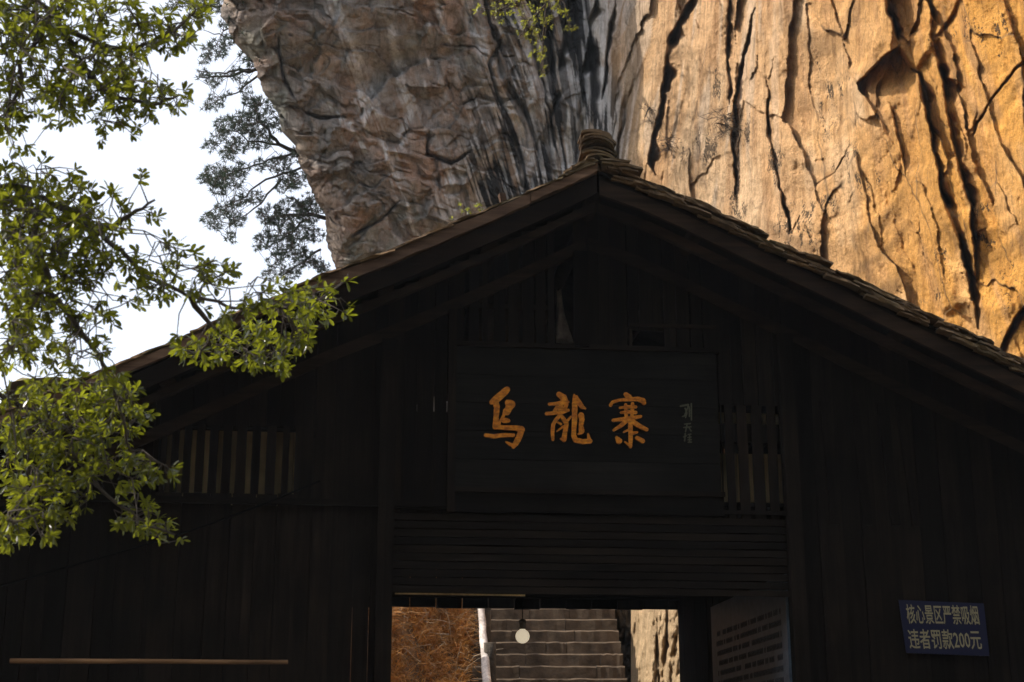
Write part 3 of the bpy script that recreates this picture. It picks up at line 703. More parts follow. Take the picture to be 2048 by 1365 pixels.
def strokes(name, sts, m, cx0=940, cy0=740, k_=4.267, loc=None, base=.024, th=.010, toL=None):
    toL = toL or SL; mb = MB(); K = .0037/k_
    for si, st_ in enumerate(sts):
        front = base+th+si*.0006
        # resample smooth
        P_ = []
        for i in range(len(st_)-1):
            for t in np.linspace(0, 1, 5)[:-1]: P_.append([st_[i][q]+(st_[i+1][q]-st_[i][q])*t for q in range(3)])
        P_.append(list(st_[-1]))
        P_ = [[*toL(cx0+a/k_, cy0+b/k_), r_*K*(1+random.uniform(-.06, .06))] for a, b, r_ in P_]
        n = len(P_); out_l = []; out_r = []
        for i, (x, z, r_) in enumerate(P_):
            a, b = P_[max(0, i-1)], P_[min(n-1, i+1)]; dx, dz = b[0]-a[0], b[1]-a[1]; l = math.hypot(dx, dz) or 1
            nx_, nz_ = -dz/l, dx/l; out_l.append((x+nx_*r_, z+nz_*r_)); out_r.append((x-nx_*r_, z-nz_*r_))
        def cap(i, j):
            x, z, r_ = P_[i]; a = P_[j]; ang = math.atan2(z-a[1], x-a[0]); return [(x+math.cos(ang+t)*r_, z+math.sin(ang+t)*r_) for t in (-1.05, -.5, 0, .5, 1.05)]
        # quads along, fans at the ends
        for i in range(n-1):
            q = [out_l[i], out_l[i+1], out_r[i+1], out_r[i]]
            mb.add([(x, -front, z) for x, z in q] + [(x, -base, z) for x, z in q], [(0, 1, 2, 3), (4, 5, 1, 0), (6, 7, 3, 2)])
        for (i, j, a_, b_) in ((0, 1, out_l[0], out_r[0]), (n-1, n-2, out_r[-1], out_l[-1])):
            c = [a_]+cap(i, j)+[b_]; m_ = len(c)
            mb.add([(x, -front, z) for x, z in c]+[(x, -base, z) for x, z in c], [tuple(range(m_))]+[(q, q+m_, q+1+m_, q+1) for q in range(m_-1)])
    return mb.build(name, m, SB)
wu = [[(315, 172, 28), (270, 215, 32), (225, 252, 32), (185, 280, 22)], [(213, 268, 28), (228, 320, 26), (222, 400, 22), (215, 490, 24)],
      [(325, 285, 30), (352, 298, 34)], [(345, 300, 34), (322, 345, 30), (315, 365, 26)], [(300, 350, 18), (285, 395, 12), (262, 430, 10), (238, 485, 14)],
      [(290, 435, 24), (325, 438, 18)], [(220, 490, 20), (300, 498, 20), (390, 500, 22), (436, 512, 28)], [(440, 515, 26), (415, 585, 26), (388, 632, 24), (368, 662, 16)],
      [(372, 650, 18), (340, 640, 14), (304, 618, 6)], [(132, 562, 16), (200, 572, 18), (280, 562, 17), (368, 562, 15)]]
lo = [[(758, 213, 24), (795, 240, 30), (825, 280, 16)], [(675, 296, 12), (740, 292, 15), (800, 280, 22), (838, 276, 10)], [(742, 325, 18), (715, 352, 10)], [(775, 285, 18), (772, 340, 18), (762, 378, 20)],
      [(652, 378, 15), (720, 372, 16), (790, 360, 20), (838, 348, 12)], [(822, 300, 16), (800, 345, 18)], [(762, 396, 14), (732, 430, 17), (708, 470, 16), (702, 540, 16), (706, 600, 12)],
      [(772, 390, 12), (800, 430, 20), (822, 462, 18), (808, 540, 19), (800, 598, 22)], [(800, 600, 16), (772, 592, 8)], [(748, 452, 7), (775, 468, 9)], [(740, 528, 6), (792, 488, 10)], [(858, 405, 9), (828, 440, 11)],
      [(886, 218, 8), (892, 290, 24), (890, 400, 22), (885, 500, 20), (882, 565, 20), (900, 605, 22), (960, 618, 20), (1020, 612, 22)], [(1015, 600, 16), (1004, 550, 7)],
      [(905, 235, 12), (930, 290, 22), (955, 322, 18), (984, 336, 6)], [(945, 392, 26), (952, 430, 22), (944, 480, 18), (950, 528, 24)], [(945, 540, 14), (922, 552, 8)], [(905, 410, 8), (902, 470, 7)]]
zh = [[(1328, 213, 20), (1355, 238, 26), (1380, 255, 16)], [(1198, 305, 14), (1212, 280, 14), (1270, 262, 12), (1350, 256, 16), (1430, 252, 20), (1475, 268, 26), (1482, 285, 20)],
      [(1278, 328, 10), (1340, 320, 14), (1412, 320, 14)], [(1286, 368, 10), (1350, 362, 16), (1412, 368, 15)], [(1326, 300, 12), (1330, 380, 15), (1335, 430, 15)], [(1385, 292, 14), (1382, 380, 15), (1372, 440, 16)],
      [(1220, 434, 13), (1300, 425, 17), (1380, 415, 19), (1455, 402, 12)], [(1330, 440, 20), (1285, 480, 17), (1225, 518, 11)], [(1385, 445, 20), (1440, 482, 20), (1504, 514, 16)],
      [(1310, 535, 7), (1350, 515, 10)], [(1365, 440, 18), (1368, 540, 18), (1368, 600, 18), (1366, 660, 13)], [(1352, 645, 9), (1318, 618, 5)], [(1248, 580, 12), (1268, 610, 26)], [(1422, 585, 16), (1470, 612, 20)], [(1385, 545, 14), (1422, 538, 9)]]
for s_ in (wu, lo, zh): strokes("character", s_, M_gold)
sg = [[(1795, 312, 8), (1860, 300, 9)], [(1835, 330, 7), (1850, 370, 6), (1838, 410, 5)], [(1862, 310, 7), (1830, 395, 6), (1812, 400, 5)], [(1870, 320, 6), (1872, 400, 6)], [(1887, 290, 6), (1888, 430, 6)],
      [(1830, 465, 5), (1880, 460, 5)], [(1822, 495, 5), (1885, 488, 5)], [(1852, 462, 5), (1838, 530, 5)], [(1862, 490, 5), (1885, 525, 5)],
      [(1835, 545, 5), (1830, 610, 5)], [(1822, 575, 5), (1845, 565, 5)], [(1860, 555, 5), (1882, 552, 5)], [(1858, 580, 5), (1884, 576, 5)], [(1860, 600, 5), (1886, 598, 5)], [(1860, 620, 5), (1888, 620, 5)], [(1872, 552, 4), (1872, 622, 4)]]
strokes("signature", sg, M_fade, th=.002)

# ------------------------------------------------------------ blue no smoking sign
sc_ = fac(1887, 1255, .06)
BS = empty("no_smoking_sign", FO + EU*sc_[0] + EN*.06 + Vector((0, 0, sc_[1])), TH, "small dark blue sign with two lines of cream Chinese lettering on the right wall", "sign")
BS.rotation_euler = (0, R(-.2), TH)
def BL(px, py): p = fac(px, py, .06); return p[0]-sc_[0], p[1]-sc_[1]
mb = MB(); q = [BL(1797, 1200), BL(1967, 1208), BL(1978, 1313), BL(1812, 1306)]
mb.add([(x, -.006, z) for x, z in q]+[(x, .0, z) for x, z in q], [(0, 1, 2, 3), (7, 6, 5, 4), (0, 4, 5, 1), (1, 5, 6, 2), (2, 6, 7, 3), (3, 7, 4, 0)])
mb.build("panel", M_blue, BS)
def textmesh(name, s, m, wid, hei, par, loc, rot, sx=1, shear=0):
    cu_ = bpy.data.curves.new(name, 'FONT'); cu_.body = s; cu_.size = 1; cu_.resolution_u = 2; cu_.offset = .012
    o = bpy.data.objects.new(name, cu_); col.objects.link(o); bpy.context.view_layer.update()
    me = bpy.data.meshes.new_from_object(o.evaluated_get(bpy.context.evaluated_depsgraph_get())); bpy.data.objects.remove(o)
    n = len(me.vertices); a = np.zeros(n*3); me.vertices.foreach_get('co', a); a = a.reshape(-1, 3)
    if n:
        mn, mx = a.min(0), a.max(0); a[:, 0] = ((a[:, 0]-mn[0])/(mx[0]-mn[0]))*wid; a[:, 1] = (a[:, 1]-mn[1])/(mx[1]-mn[1])*hei
        a[:, 0] += shear*a[:, 1]; me.vertices.foreach_set('co', a.ravel())
    me.update(); me.materials.append(m); o = bpy.data.objects.new(name, me); col.objects.link(o); o.parent = par
    o.location = loc; o.rotation_euler = rot; return o
for s_, pa, pb, hh in (("核心景区严禁吸烟", (1815, 1248), (1959, 1251), 38), ("违者罚款200元", (1819, 1298), (1964, 1300), 38)):
    a = BL(*pa); b = BL(*pb)
    textmesh("lettering", s_, M_cream, b[0]-a[0], hh*.0038, BS, (a[0], -.0085, a[1]), (R(90), math.atan2(a[1]-b[1], b[0]-a[0]), 0), shear=-.08)

# ------------------------------------------------------------ notice sheet inside the doorway (on the right side wall)
NB = empty("notice_board", FO + EU*(ur-.02) + Vector((0, 0, FLOOR+.4)) - EN*.1, TH, "pale printed notice board on the side wall just inside the doorway", "notice board")
ztop = z_at(1145, 1570)-FLOOR-.4
mb = MB(); mb.box(-.02, .0, .0, 2.4, .0, ztop, None); mb.build("panel", M_paper, NB)
tk = MB(); rr = random.Random(5)
y_ = .12
row_z = ztop-.28
while row_z > .1:
    y_ = .15
    while y_ < 2.2:
        wdt = rr.uniform(.02, .035)
        if rr.random() < .82:
            tk.box(-.0225, -.021, y_, y_+wdt*.25, row_z, row_z+.045); tk.box(-.0225, -.021, y_+wdt*.45, y_+wdt, row_z+rr.uniform(0, .02), row_z+.018+rr.uniform(0, .02)); tk.box(-.0225, -.021, y_+wdt*.6, y_+wdt*.85, row_z, row_z+.04)
        y_ += wdt+.012
    row_z -= .085
tk.build("print", M_ink, NB)

# ------------------------------------------------------------ bulb on its cord
bp = at(1045, 1273, 12.3)
LB = empty("light_bulb", bp, 0, "round cream light bulb hanging on a cord in the doorway", "light bulb")
def lathe(prof, n=20):
    mb = MB(); vs_ = []; fs = []
    for r_, z in prof:
        for k_ in range(n): t = k_*2*math.pi/n; vs_.append((r_*math.cos(t), r_*math.sin(t), z))
    for i in range(len(prof)-1):
        for k_ in range(n): fs.append((i*n+k_, i*n+(k_+1) % n, (i+1)*n+(k_+1) % n, (i+1)*n+k_))
    mb.add(vs_, fs); return mb
rB = .057
lathe([(max(.0005, rB*math.sin(t)), -rB*math.cos(t)) for t in np.linspace(0, 2.72, 16)] + [(.022, .060)]).build("glass", M_bulb, LB, True)
lathe([(.0223, .056), (.024, .062), (.024, .10), (.030, .104), (.030, .125), (.022, .132), (.006, .138), (.0005, .139)]).build("socket", M_sock, LB, True)
mb = MB(); mb.tube([(0, 0, .137), (.003, 0, .3), (0, 0, .5), (0, 0, .75)], .004, .004, 6); mb.build("cord", M_black, LB)

# ------------------------------------------------------------ cable and pole on the facade
mb = MB(); pts = []
for t in np.linspace(0, 1, 24):
    px = -60+700*t; py = 1190-228*t+14*math.sin(math.pi*t)*(1)-10*math.sin(math.pi*2*t)*.3
    a = fac(px, py, .12); pts.append(FO+EU*a[0]+EN*.12+Vector((0, 0, a[1])))
mb.tube(pts, .008, .008, 6)
tag(mb.build("wall_cable", M_black, None, True), "thin black cable running diagonally up the left plank wall", "cable")
mb = MB(); pts = []
for t in np.linspace(0, 1, 12):
    a = fac(20+556*t, 1322+3*t, .18); pts.append(FO+EU*a[0]+EN*.18+Vector((0, 0, a[1]+random.uniform(-.002, .002))))
mb.tube(pts, .017, .015, 8, .05)
tag(mb.build("wooden_pole", M_rail, None, True), "long level wooden pole low on the left plank wall", "pole")
# rag seen through the gable slot
rg = MB(); vs_ = []; fs = []; n = 8
for i in range(n+1):
    t = i/n
    for j in range(4):
        s_ = j/3; a = fac(1113+ (8+24*t)*s_ + 2*math.sin(t*5+j), 580+108*t, -.12); vs_.append((a[0], .12+.03*math.sin(j*2+t*4), a[1]))
for i in range(n):
    for j in range(3): fs.append((i*4+j, i*4+j+1, (i+1)*4+j+1, (i+1)*4+j))
rg.add(vs_, fs)
o = rg.build("hanging_cloth", simple_noise_mat("old_cloth", (.10, .07, .06), (.30, .24, .2), 12), None, True); o.location = FO; o.rotation_euler = (0, 0, TH)
md = o.modifiers.new("s", 'SOLIDIFY'); md.thickness = .004
tag(o, "torn pale cloth hanging in the slot of the gable above the name board", "cloth")

# ------------------------------------------------------------ staircase beyond the door
ST = empty("stone_staircase", (0, 15.9, FLOOR), 0, "worn stone staircase climbing behind the gatehouse, seen through the doorway", "staircase")
for i in range(24):
    y0 = .26*i; z0 = .17*i
    cuts = sorted([-.50, 1.43+.012*(12-i)*.4] + [random.uniform(-.1, .45), random.uniform(.7, 1.15)])
    for a, b in zip(cuts[:-1], cuts[1:]):
        mb = MB(); n = 7; vs_ = []; fs = []
        for q in range(n+1):
            x = a+.003+(b-a-.006)*q/n; e = random.uniform(-.010, .006); e2 = random.uniform(-.008, .008)
            vs_ += [(x, y0+e2, z0-.1), (x, y0+.42, z0-.1), (x, y0+.42, z0+.165), (x, y0+.03+e2, z0+.168+e*.6), (x, y0+e2, z0+.150+e)]
        for q in range(n):
            for k_ in range(5): fs.append((q*5+k_, q*5+(k_+1) % 5, (q+1)*5+(k_+1) % 5, (q+1)*5+k_))
        fs += [(4, 3, 2, 1, 0), tuple(n*5+t for t in range(5))]
        mb.add(vs_, fs); mb.build("stone_block", M_step, ST)
# kerb stones on the left of the stair
for i in range(20):
    mb = MB(); mb.box(-.62, -.515, .30*i, .30*i+.29, .19*i-.2, .19*i+.20, None, .008); mb.build("kerb_stone", M_step, ST)
# log handrail at the left of the stair
HR = empty("log_handrail", (0, 0, 0), 0, "peeled log handrail lit from the left beside the stone stairs", "handrail")
mb = MB(); pts = [at(975-15*t, 1380-190*t, 17.2+2.6*t)+Vector((random.uniform(-.003, .003), 0, random.uniform(-.003, .003))) for t in np.linspace(-.35, 1.1, 16)]
mb.tube(pts, .052, .046, 10, .10); mb.build("rail", M_log, HR, True)
for t in (.38, -.3, .95):
    p = at(982-15*t, 1375-190*t, 17.15+2.6*t); mb = MB(); mb.tube([p+Vector((.02, -.02, .10)), p+Vector((.025, 0, -.08)), p+Vector((.03, .02, -1.2))], .075, .07, 10, .06); mb.build("post", M_darkrock, HR, True)

# rock outcrop right of the stairs, dark boulders between
def rocksheet(name, px0, px1, py0, py1, Df, m, seed, amp=.25, nx_=70, ny_=70, fx=30, fy=120):
    xs_ = np.linspace(px0, px1, nx_); ys_ = np.linspace(py0, py1, ny_); X, Y = np.meshgrid(xs_, ys_)
    D_ = Df(X, Y) - amp*ridge((X+.22*Y+8*fbm(X/20, Y/40, seed+1, 3))/fx, Y/fy, seed, 4) + amp*.7*sst(.7, .9, ridge(X/fx*1.3+3, Y/fy*.8, seed+3, 3)) + amp*.3*fbm(X/7, Y/16, seed+9, 3)
    t = (X-px0)/(px1-px0); D_ = D_ + 1.5*(np.abs(t-.5)*2)**6
    rx_ = (X-1024)/F; yc = (682.5-Y)/F; RY_ = cp-sp*yc; k2 = D_/RY_
    VV = np.stack([rx_*k2, RY_*k2, EYE+(sp+cp*yc)*k2], -1)
    bk = VV[:, ::-1] + np.array([.3, 1.6, 0]); VV = np.concatenate([VV, bk], 1); W_ = VV.shape[1]
    mb = MB(); mb.v = [tuple(p) for p in VV.reshape(-1, 3)]
    mb.f = [(j*W_+i, (j+1)*W_+i, (j+1)*W_+(i+1) % W_, j*W_+(i+1) % W_) for j in range(ny_-1) for i in range(W_)]
    mb.f.append(tuple(range(W_)))
    return mb.build(name, m, None, True)
o = rocksheet("rock_outcrop", 1262, 1480, 1120, 1560, lambda X, Y: 19.0-(X-1262)/218*2.2 + (1560-Y)*.0008, M_rock2, 5, .30, 130, 160, 40, 230)
tag(o, "pale sunlit rock face right of the stone stairs, seen through the doorway", "rock")
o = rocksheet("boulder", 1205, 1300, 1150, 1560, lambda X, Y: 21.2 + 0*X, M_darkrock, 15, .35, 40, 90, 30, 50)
tag(o, "dark shaded boulder between the stone stairs and the pale rock", "rock")

# dry bank at the left of the stairs
bxs = np.linspace(-14, -.6, 110); bys = np.linspace(15.6, 26, 80); BX, BY = np.meshgrid(bxs, bys)
def bankz(X, Y):
    s_ = FLOOR + .65*(Y-15.9) - .1
    h = np.clip(-.6-X, 0, 1.6)*.85 + np.clip(-1.3-X, 0, 3)*3.0*(1-sst(17.2, 18.4, Y))
    z = s_ + h + .30*fbm(X*1.9, Y*1.6, 101, 4)
    return np.minimum(np.clip(z, FLOOR-.3, 9), np.minimum(1.55+.262*Y, 6.4)*np.where(X > -5.5, 1, .93) + .08*fbm(X*2, Y*2, 102, 3))
BZ = bankz(BX, BY); mb = MB(); W_ = len(bxs)
mb.v = [tuple(p) for p in np.stack([BX.ravel(), BY.ravel(), BZ.ravel()], 1)]
mb.f = [(j*W_+i, j*W_+i+1, (j+1)*W_+i+1, (j+1)*W_+i) for j in range(len(bys)-1) for i in range(W_-1)]
tag(mb.build("bank", M_bank, None, True), kind='structure')
def tuft(n, m, seed, wd, L0, L1, name, label):
    r_ = np.random.default_rng(seed); mb = MB()
    X = r_.uniform(-2.0, -.58, n); Y = r_.uniform(17.5, 23, n); k0 = fbm(X*3.2+Y*.9, Y*2.2, 400+0, 3)+r_.normal(0, .22, n) > -.06; X = X[k0]; Y = Y[k0]; Z = bankz(X, Y)+r_.uniform(0, .10, len(X))
    for x, y, z in zip(X, Y, Z):
        L = r_.uniform(L0, L1); a = r_.normal(.9, .9); d = Vector((math.cos(a)*.6, -abs(r_.normal(.5, .4)), r_.uniform(-.5, .8)))
        p = Vector((x, y, z)); w_ = Vector((r_.normal(), r_.normal(), r_.normal())).normalized()*wd; vs_ = []
        for q in range(4):
            vs_ += [p-w_*(1-q/4), p+w_*(1-q/4)]; p = p+d.normalized()*L/3; d = d+Vector((r_.normal(0, .3), r_.normal(0, .3), -.28+r_.normal(0, .3)))
        mb.add(vs_, [(0, 1, 3, 2), (2, 3, 5, 4), (4, 5, 7, 6)])
    return tag(mb.build(name, m), label, "grass", kind='stuff')
tuft(34000, M_dry, 3, .0075, .10, .40, "dry_grass", "tangled rusty dry grass and vines on the bank left of the stairs")
tuft(1500, M_straw, 4, .006, .2, .6, "pale_straw", "thin pale straw stalks scattered over the rusty bank")

# ------------------------------------------------------------ trees
def leaf_geo():
    vs_ = []
    prof = [(0, 0), (.25, .10), (.58, .19), (.85, .145), (1, 0)]
    L_ = [(t, -w_, .05*w_/.19 - .06*t*t) for t, w_ in prof]; M_ = [(t, 0, -.06*t*t) for t, w_ in prof]; R_ = [(t, w_, .05*w_/.19-.06*t*t) for t, w_ in prof]
    v = [M_[0], L_[1], M_[1], R_[1], L_[2], M_[2], R_[2], L_[3], M_[3], R_[3], M_[4]]
    fcs = [(0, 2, 1), (0, 3, 2), (1, 2, 5, 4), (2, 3, 6, 5), (4, 5, 8, 7), (5, 6, 9, 8), (7, 8, 10), (8, 9, 10)]
    return [Vector(p) for p in v], fcs
LV, LF = leaf_geo()
def orient(p, d, up, s, wsc=1.0):
    d = d.normalized(); y_ = up.cross(d)
    if y_.length < 1e-3: y_ = Vector((1, 0, 0)).cross(d)
    y_.normalize(); z_ = d.cross(y_)
    M = Matrix((d*s, y_*s*wsc, z_*s)).transposed().to_4x4(); M.translation = p; return M
def samples(brs, step=.12):
    out = []
    for b in brs:
        for a, c in zip(b[:-1], b[1:]):
            n = max(1, int((c-a).length/step)); out += [a+(c-a)*i/n for i in range(n)]
    return out
def rvec(rr, s=1): return Vector((rr.gauss(0, s), rr.gauss(0, s), rr.gauss(0, s)))
def broad_tree(name, boughs, discs, dens, Dof, seed, leaf_px, label, cat, twig_r=.0028, bough_r=.015, m=M_leaf, singles=300, trunk=None, extra=None, whorl=(5, 8)):
    rr = random.Random(seed); root = empty(name, trunk[0] if trunk else (0, 0, 0), 0, label, cat)
    org = Vector(root.location); wood_ = MB(); brs = []
    if trunk:
        tk_ = MB(); tk_.tube([p-org for p in trunk], .17, .06, 12, .05); tk_.build("trunk", M_barkt, root, True)
    for b in boughs:
        pts = [at(x, y, d) for x, y, d in b]; 
        sm = []
        for a, c in zip(pts[:-1], pts[1:]):
            for i in range(4): sm.append(a+(c-a)*i/4+rvec(rr, .006))
        sm.append(pts[-1]); brs.append(sm); wood_.tube([p-org for p in sm], bough_r, bough_r*.3, 7, .1)
    smp = samples(brs); leaves = []
    def cluster(p):
        nonlocal smp
        best = min(rr.sample(smp, min(len(smp), 400)), key=lambda q: (q-p).length); v = p-best
        mid_ = best+v*.5+rvec(rr, .02)+Vector((0, 0, .04*v.length)); wood_.tube([best-org, mid_-org, p-org], twig_r*(1+v.length*1.5), twig_r*.6, 4)
        if v.length > .15: smp += [mid_, best+v*.75]
        d = (v.normalized() if v.length > .02 else Vector((0, 0, -1)))*1.0+rvec(rr, .35)+Vector((.1, 0, -.1)); d.normalize()
        n = rr.randint(*whorl); a0 = rr.uniform(0, 6.28)
        side = d.cross(Vector((.3, .2, 1))).normalized(); s2 = d.cross(side)
        for i in range(n):
            a = a0+i*6.28/n+rr.uniform(-.3, .3); spread = rr.uniform(.5, 1.5)
            ld = d*.7+(side*math.cos(a)+s2*math.sin(a))*spread
            L = leaf_px/F*p.y*rr.uniform(.65, 1.15)
            leaves.append(orient(p-d*rr.uniform(0, .5)*L, ld, (Vector((0, 0, 1))+rvec(rr, .45)), L, rr.uniform(.8, 1.15)))
    for (x, y, r_) in discs:
        n = max(1, int(r_*r_*3.14/(leaf_px**2*.28*6.5)*dens+rr.random()))
        for _ in range(n):
            a = rr.uniform(0, 6.28); q = r_*math.sqrt(rr.random()); px, py = x+q*math.cos(a), y+q*math.sin(a)
            cluster(at(px, py, Dof(px, py)+rr.gauss(0, .22)))
    main = list(leaves)
    if extra:
        leaves.clear()
        for p in extra(rr): cluster(p)
        main2 = list(leaves)
    else: main2 = []
    wood_.build("branch", M_barkt, root, True)
    main.sort(key=lambda M: (M.translation-Vector((0, 0, EYE))).length/M.to_scale().x)
    lm = bpy.data.meshes.new("leaf"); lm.from_pydata([tuple(v) for v in LV], [], LF); lm.materials.append(m)
    T = Matrix.Translation(-org)
    for M in main[:singles]: inst("leaf", lm, T @ M, root)
    fo = MB()
    for M in main[singles:]+main2: fo.add([M @ v - org for v in LV], LF)
    tag(fo.build("foliage", m, root), kind='stuff')
    return root
D1 = [(90, 20, 50), (170, 110, 50), (30, 60, 50), (250, 140, 40), (310, 40, 36), (110, 190, 40),(60, 50, 60), (110, 100, 55), (170, 40, 60), (230, 100, 50), (290, 70, 45), (345, 70, 45), (385, 15, 38), (370, 85, 20), (30, 130, 40), (130, 170, 45), (200, 190, 52), (260, 180, 48), (320, 200, 45), (365, 190, 18),
      (60, 205, 48), (20, 245, 35), (150, 220, 30), (212, 268, 18), (270, 240, 32), (10, 20, 40), (240, 20, 40), (105, 255, 14), (15, 180, 30)]
D2 = [(50, 430, 60), (40, 520, 60), (110, 480, 60), (60, 600, 55), (160, 560, 40), (50, 680, 45), (170, 450, 45),(38, 308, 22), (95, 318, 14), (20, 380, 48), (80, 400, 58), (140, 345, 18), (150, 400, 48), (210, 430, 52), (285, 358, 12), (60, 470, 66), (150, 490, 58), (30, 560, 58), (110, 560, 48), (200, 520, 48), (300, 440, 18),
      (340, 480, 20), (355, 512, 18), (260, 540, 38), (330, 560, 45), (400, 530, 30), (440, 560, 32), (470, 540, 14), (400, 600, 26), (60, 640, 55), (20, 700, 48), (130, 650, 40), (200, 640, 34), (270, 600, 24), (120, 720, 40), (200, 700, 28),
      (550, 590, 38), (600, 600, 36), (650, 580, 24), (690, 558, 10), (500, 600, 22)]
D3 = [(380, 690, 32), (430, 685, 38), (480, 700, 36), (540, 700, 42), (590, 670, 36), (620, 620, 36), (692, 618, 15), (520, 650, 36), (450, 650, 26), (570, 725, 20), (420, 720, 20), (600, 690, 26), (520, 730, 16), (650, 640, 16)]
D4 = [(40, 830, 68), (110, 800, 58), (180, 780, 48), (250, 790, 38), (280, 830, 26), (60, 920, 76), (150, 900, 66), (230, 900, 52), (285, 945, 34), (345, 940, 16), (60, 1020, 66), (150, 1000, 46), (30, 1075, 36), (90, 1060, 28),
      (290, 1040, 36), (330, 1065, 24), (360, 1076, 8), (250, 1045, 20), (230, 755, 24), (200, 840, 50), (250, 985, 24)]
Dof = lambda px, py: (6.3-.0005*py+.0004*px) + 1.1*float(sst(0, 60, py-max(748-.1*px, 640-.32*(px-330) if px > 340 else 0) if px < 340 else py-(700-.38*(px-330))+40))
boughs = [[(-260, -160, 6.2), (-40, -80, 6.2), (110, 30, 6.3), (140, 90, 6.3), (160, 130, 6.35), (185, 170, 6.3), (230, 200, 6.4)], [(130, 60, 6.3), (200, 95, 6.4), (270, 98, 6.4), (330, 70, 6.4), (400, 20, 6.5)], [(165, 140, 6.3), (220, 190, 6.3), (300, 210, 6.3), (360, 190, 6.3)],
          [(110, 30, 6.3), (50, 110, 6.2), (30, 200, 6.2), (10, 260, 6.1)],
          [(-300, 300, 6.1), (-60, 360, 6.1), (60, 380, 6.1), (130, 420, 6.1), (200, 470, 6.1), (250, 510, 6.15), (300, 555, 6.2), (380, 590, 6.2), (480, 620, 6.6), (560, 615, 6.9), (640, 600, 7.2), (690, 560, 7.4)],
          [(60, 380, 6.1), (70, 480, 6.0), (100, 580, 6.0), (160, 660, 6.0), (190, 700, 6.3), (220, 760, 6.7), (240, 820, 6.9), (260, 900, 7.0), (340, 940, 7.0)],
          [(200, 470, 6.1), (260, 430, 6.1), (310, 400, 6.1)], [(560, 615, 6.9), (590, 660, 7.1), (560, 720, 7.1)], [(380, 590, 6.2), (430, 660, 6.9), (400, 710, 7.0)],
          [(-300, 700, 6.6), (-60, 760, 6.8), (60, 820, 7.0), (140, 900, 7.0), (200, 980, 7.0), (280, 1040, 6.9), (350, 1070, 6.9)], [(60, 820, 7.0), (60, 930, 7.0), (50, 1040, 6.9)]]
def shading_crown(rr):
    # unseen crown leaves, added toward the sun to shade the upper clusters
    out = []
    src = [(x, y, r_) for (x, y, r_) in D1+D2 if y < 560]
    for (x, y, r_) in src:
        for _ in range(int(12+r_*.85)):
            a = rr.uniform(0, 6.28); q = r_*math.sqrt(rr.random()); p = at(x+q*math.cos(a), y+q*math.sin(a), Dof(x, y)) + SUN*rr.uniform(1.0, 3.0)+rvec(rr, .1)
            out.append(p)
    vis = []
    for p in out:
        d = p-Vector((0, 0, EYE)); cz_ = d.y*cp+d.z*sp; cy_ = -d.y*sp+d.z*cp; sx, sy = 1024+F*d.x/cz_, 682.5-F*cy_/cz_
        if sx < -30 or sy < -30: vis.append(p)
    return vis
tr = [Vector((-4.2, 6.6, .2)), Vector((-4.15, 6.5, 1.6)), Vector((-4.0, 6.4, 3.2)), Vector((-3.6, 6.3, 4.6)), Vector((-3.1, 6.2, 6.0))]
broad_tree("evergreen_tree", boughs+[], D1+D2+D3+D4, 3.7, Dof, 11, 23.5, "broadleaf evergreen tree reaching in from the left across sky and roof", "tree", trunk=tr, extra=shading_crown)

# pines clinging behind the shaded buttress
def pine(seed, roots, discs, Dd, label, dens=1.0, Ln=11, mat_=M_needle):
    roots = [[(a, b, c+3.6) for a, b, c in q_] for q_ in roots]; Dd += 3.6; dens *= 1.7
    rr = random.Random(seed); base = at(*roots[0][0]); root = empty("pine_tree", base, 0, label, "pine tree", "pines growing behind the overhanging rock")
    tr_ = MB(); brs = []
    for i, b in enumerate(roots):
        pts = [at(*p) for p in b]; sm = []
        for a, c in zip(pts[:-1], pts[1:]):
            for q in range(5): sm.append(a+(c-a)*q/5+rvec(rr, .02))
        sm.append(pts[-1]); brs.append(sm)
        mb = MB(); mb.tube([p-base for p in sm], .055 if i == 0 else .03, .012 if i == 0 else .006, 6, .1)
        mb.build("trunk" if i == 0 else "limb", M_barkt, root, True)
    smp = samples(brs, .15); ne = MB()
    for (x, y, r_) in discs:
        for _ in range(max(1, int(r_*r_*3.14/52*dens))):
            a = rr.uniform(0, 6.28); q = r_*math.sqrt(rr.random()); p = at(x+q*math.cos(a), y+q*math.sin(a)*.8, Dd+rr.gauss(0, .5))
            b = min(rr.sample(smp, min(len(smp), 160)), key=lambda s_: (s_-p).length); v = p-b
            tr_.tube([b-base, b+v*.5+rvec(rr, .03)-base, p-base], .007, .004, 3)
            if v.length > .2: smp.append(b+v*.6)
            for k_ in range(13):
                d = (v.normalized() if v.length > .01 else Vector((0, 0, 1)))*.5+rvec(rr, .7)+Vector((0, 0, .15)); d.normalize()
                L = Ln/F*p.y*rr.uniform(.6, 1.1); w_ = d.cross(rvec(rr)).normalized()*.0085
                ne.add([p-base-w_, p-base+w_, p-base+d*L], [(0, 1, 2)])
    tag(tr_.build("twig", M_barkt, root), kind='stuff'); tag(ne.build("needles", mat_, root), kind='stuff')
pine(21, [[(560, 30, 26.5), (490, 20, 26.3), (430, 12, 26.2), (350, 5, 26.2)], [(520, 60, 26.4), (460, 55, 26.2), (425, 95, 26.2)], [(535, 75, 26.4), (460, 78, 26.2), (405, 60, 26.2)]],
     [(440, 5, 30), (400, 10, 28), (350, 8, 20), (430, 100, 26), (410, 118, 14), (455, 85, 18), (470, 20, 24), (450, 50, 12), (480, 70, 14)], 26.2, "topmost pine branches beside the highest corner of the shaded rock", .8)
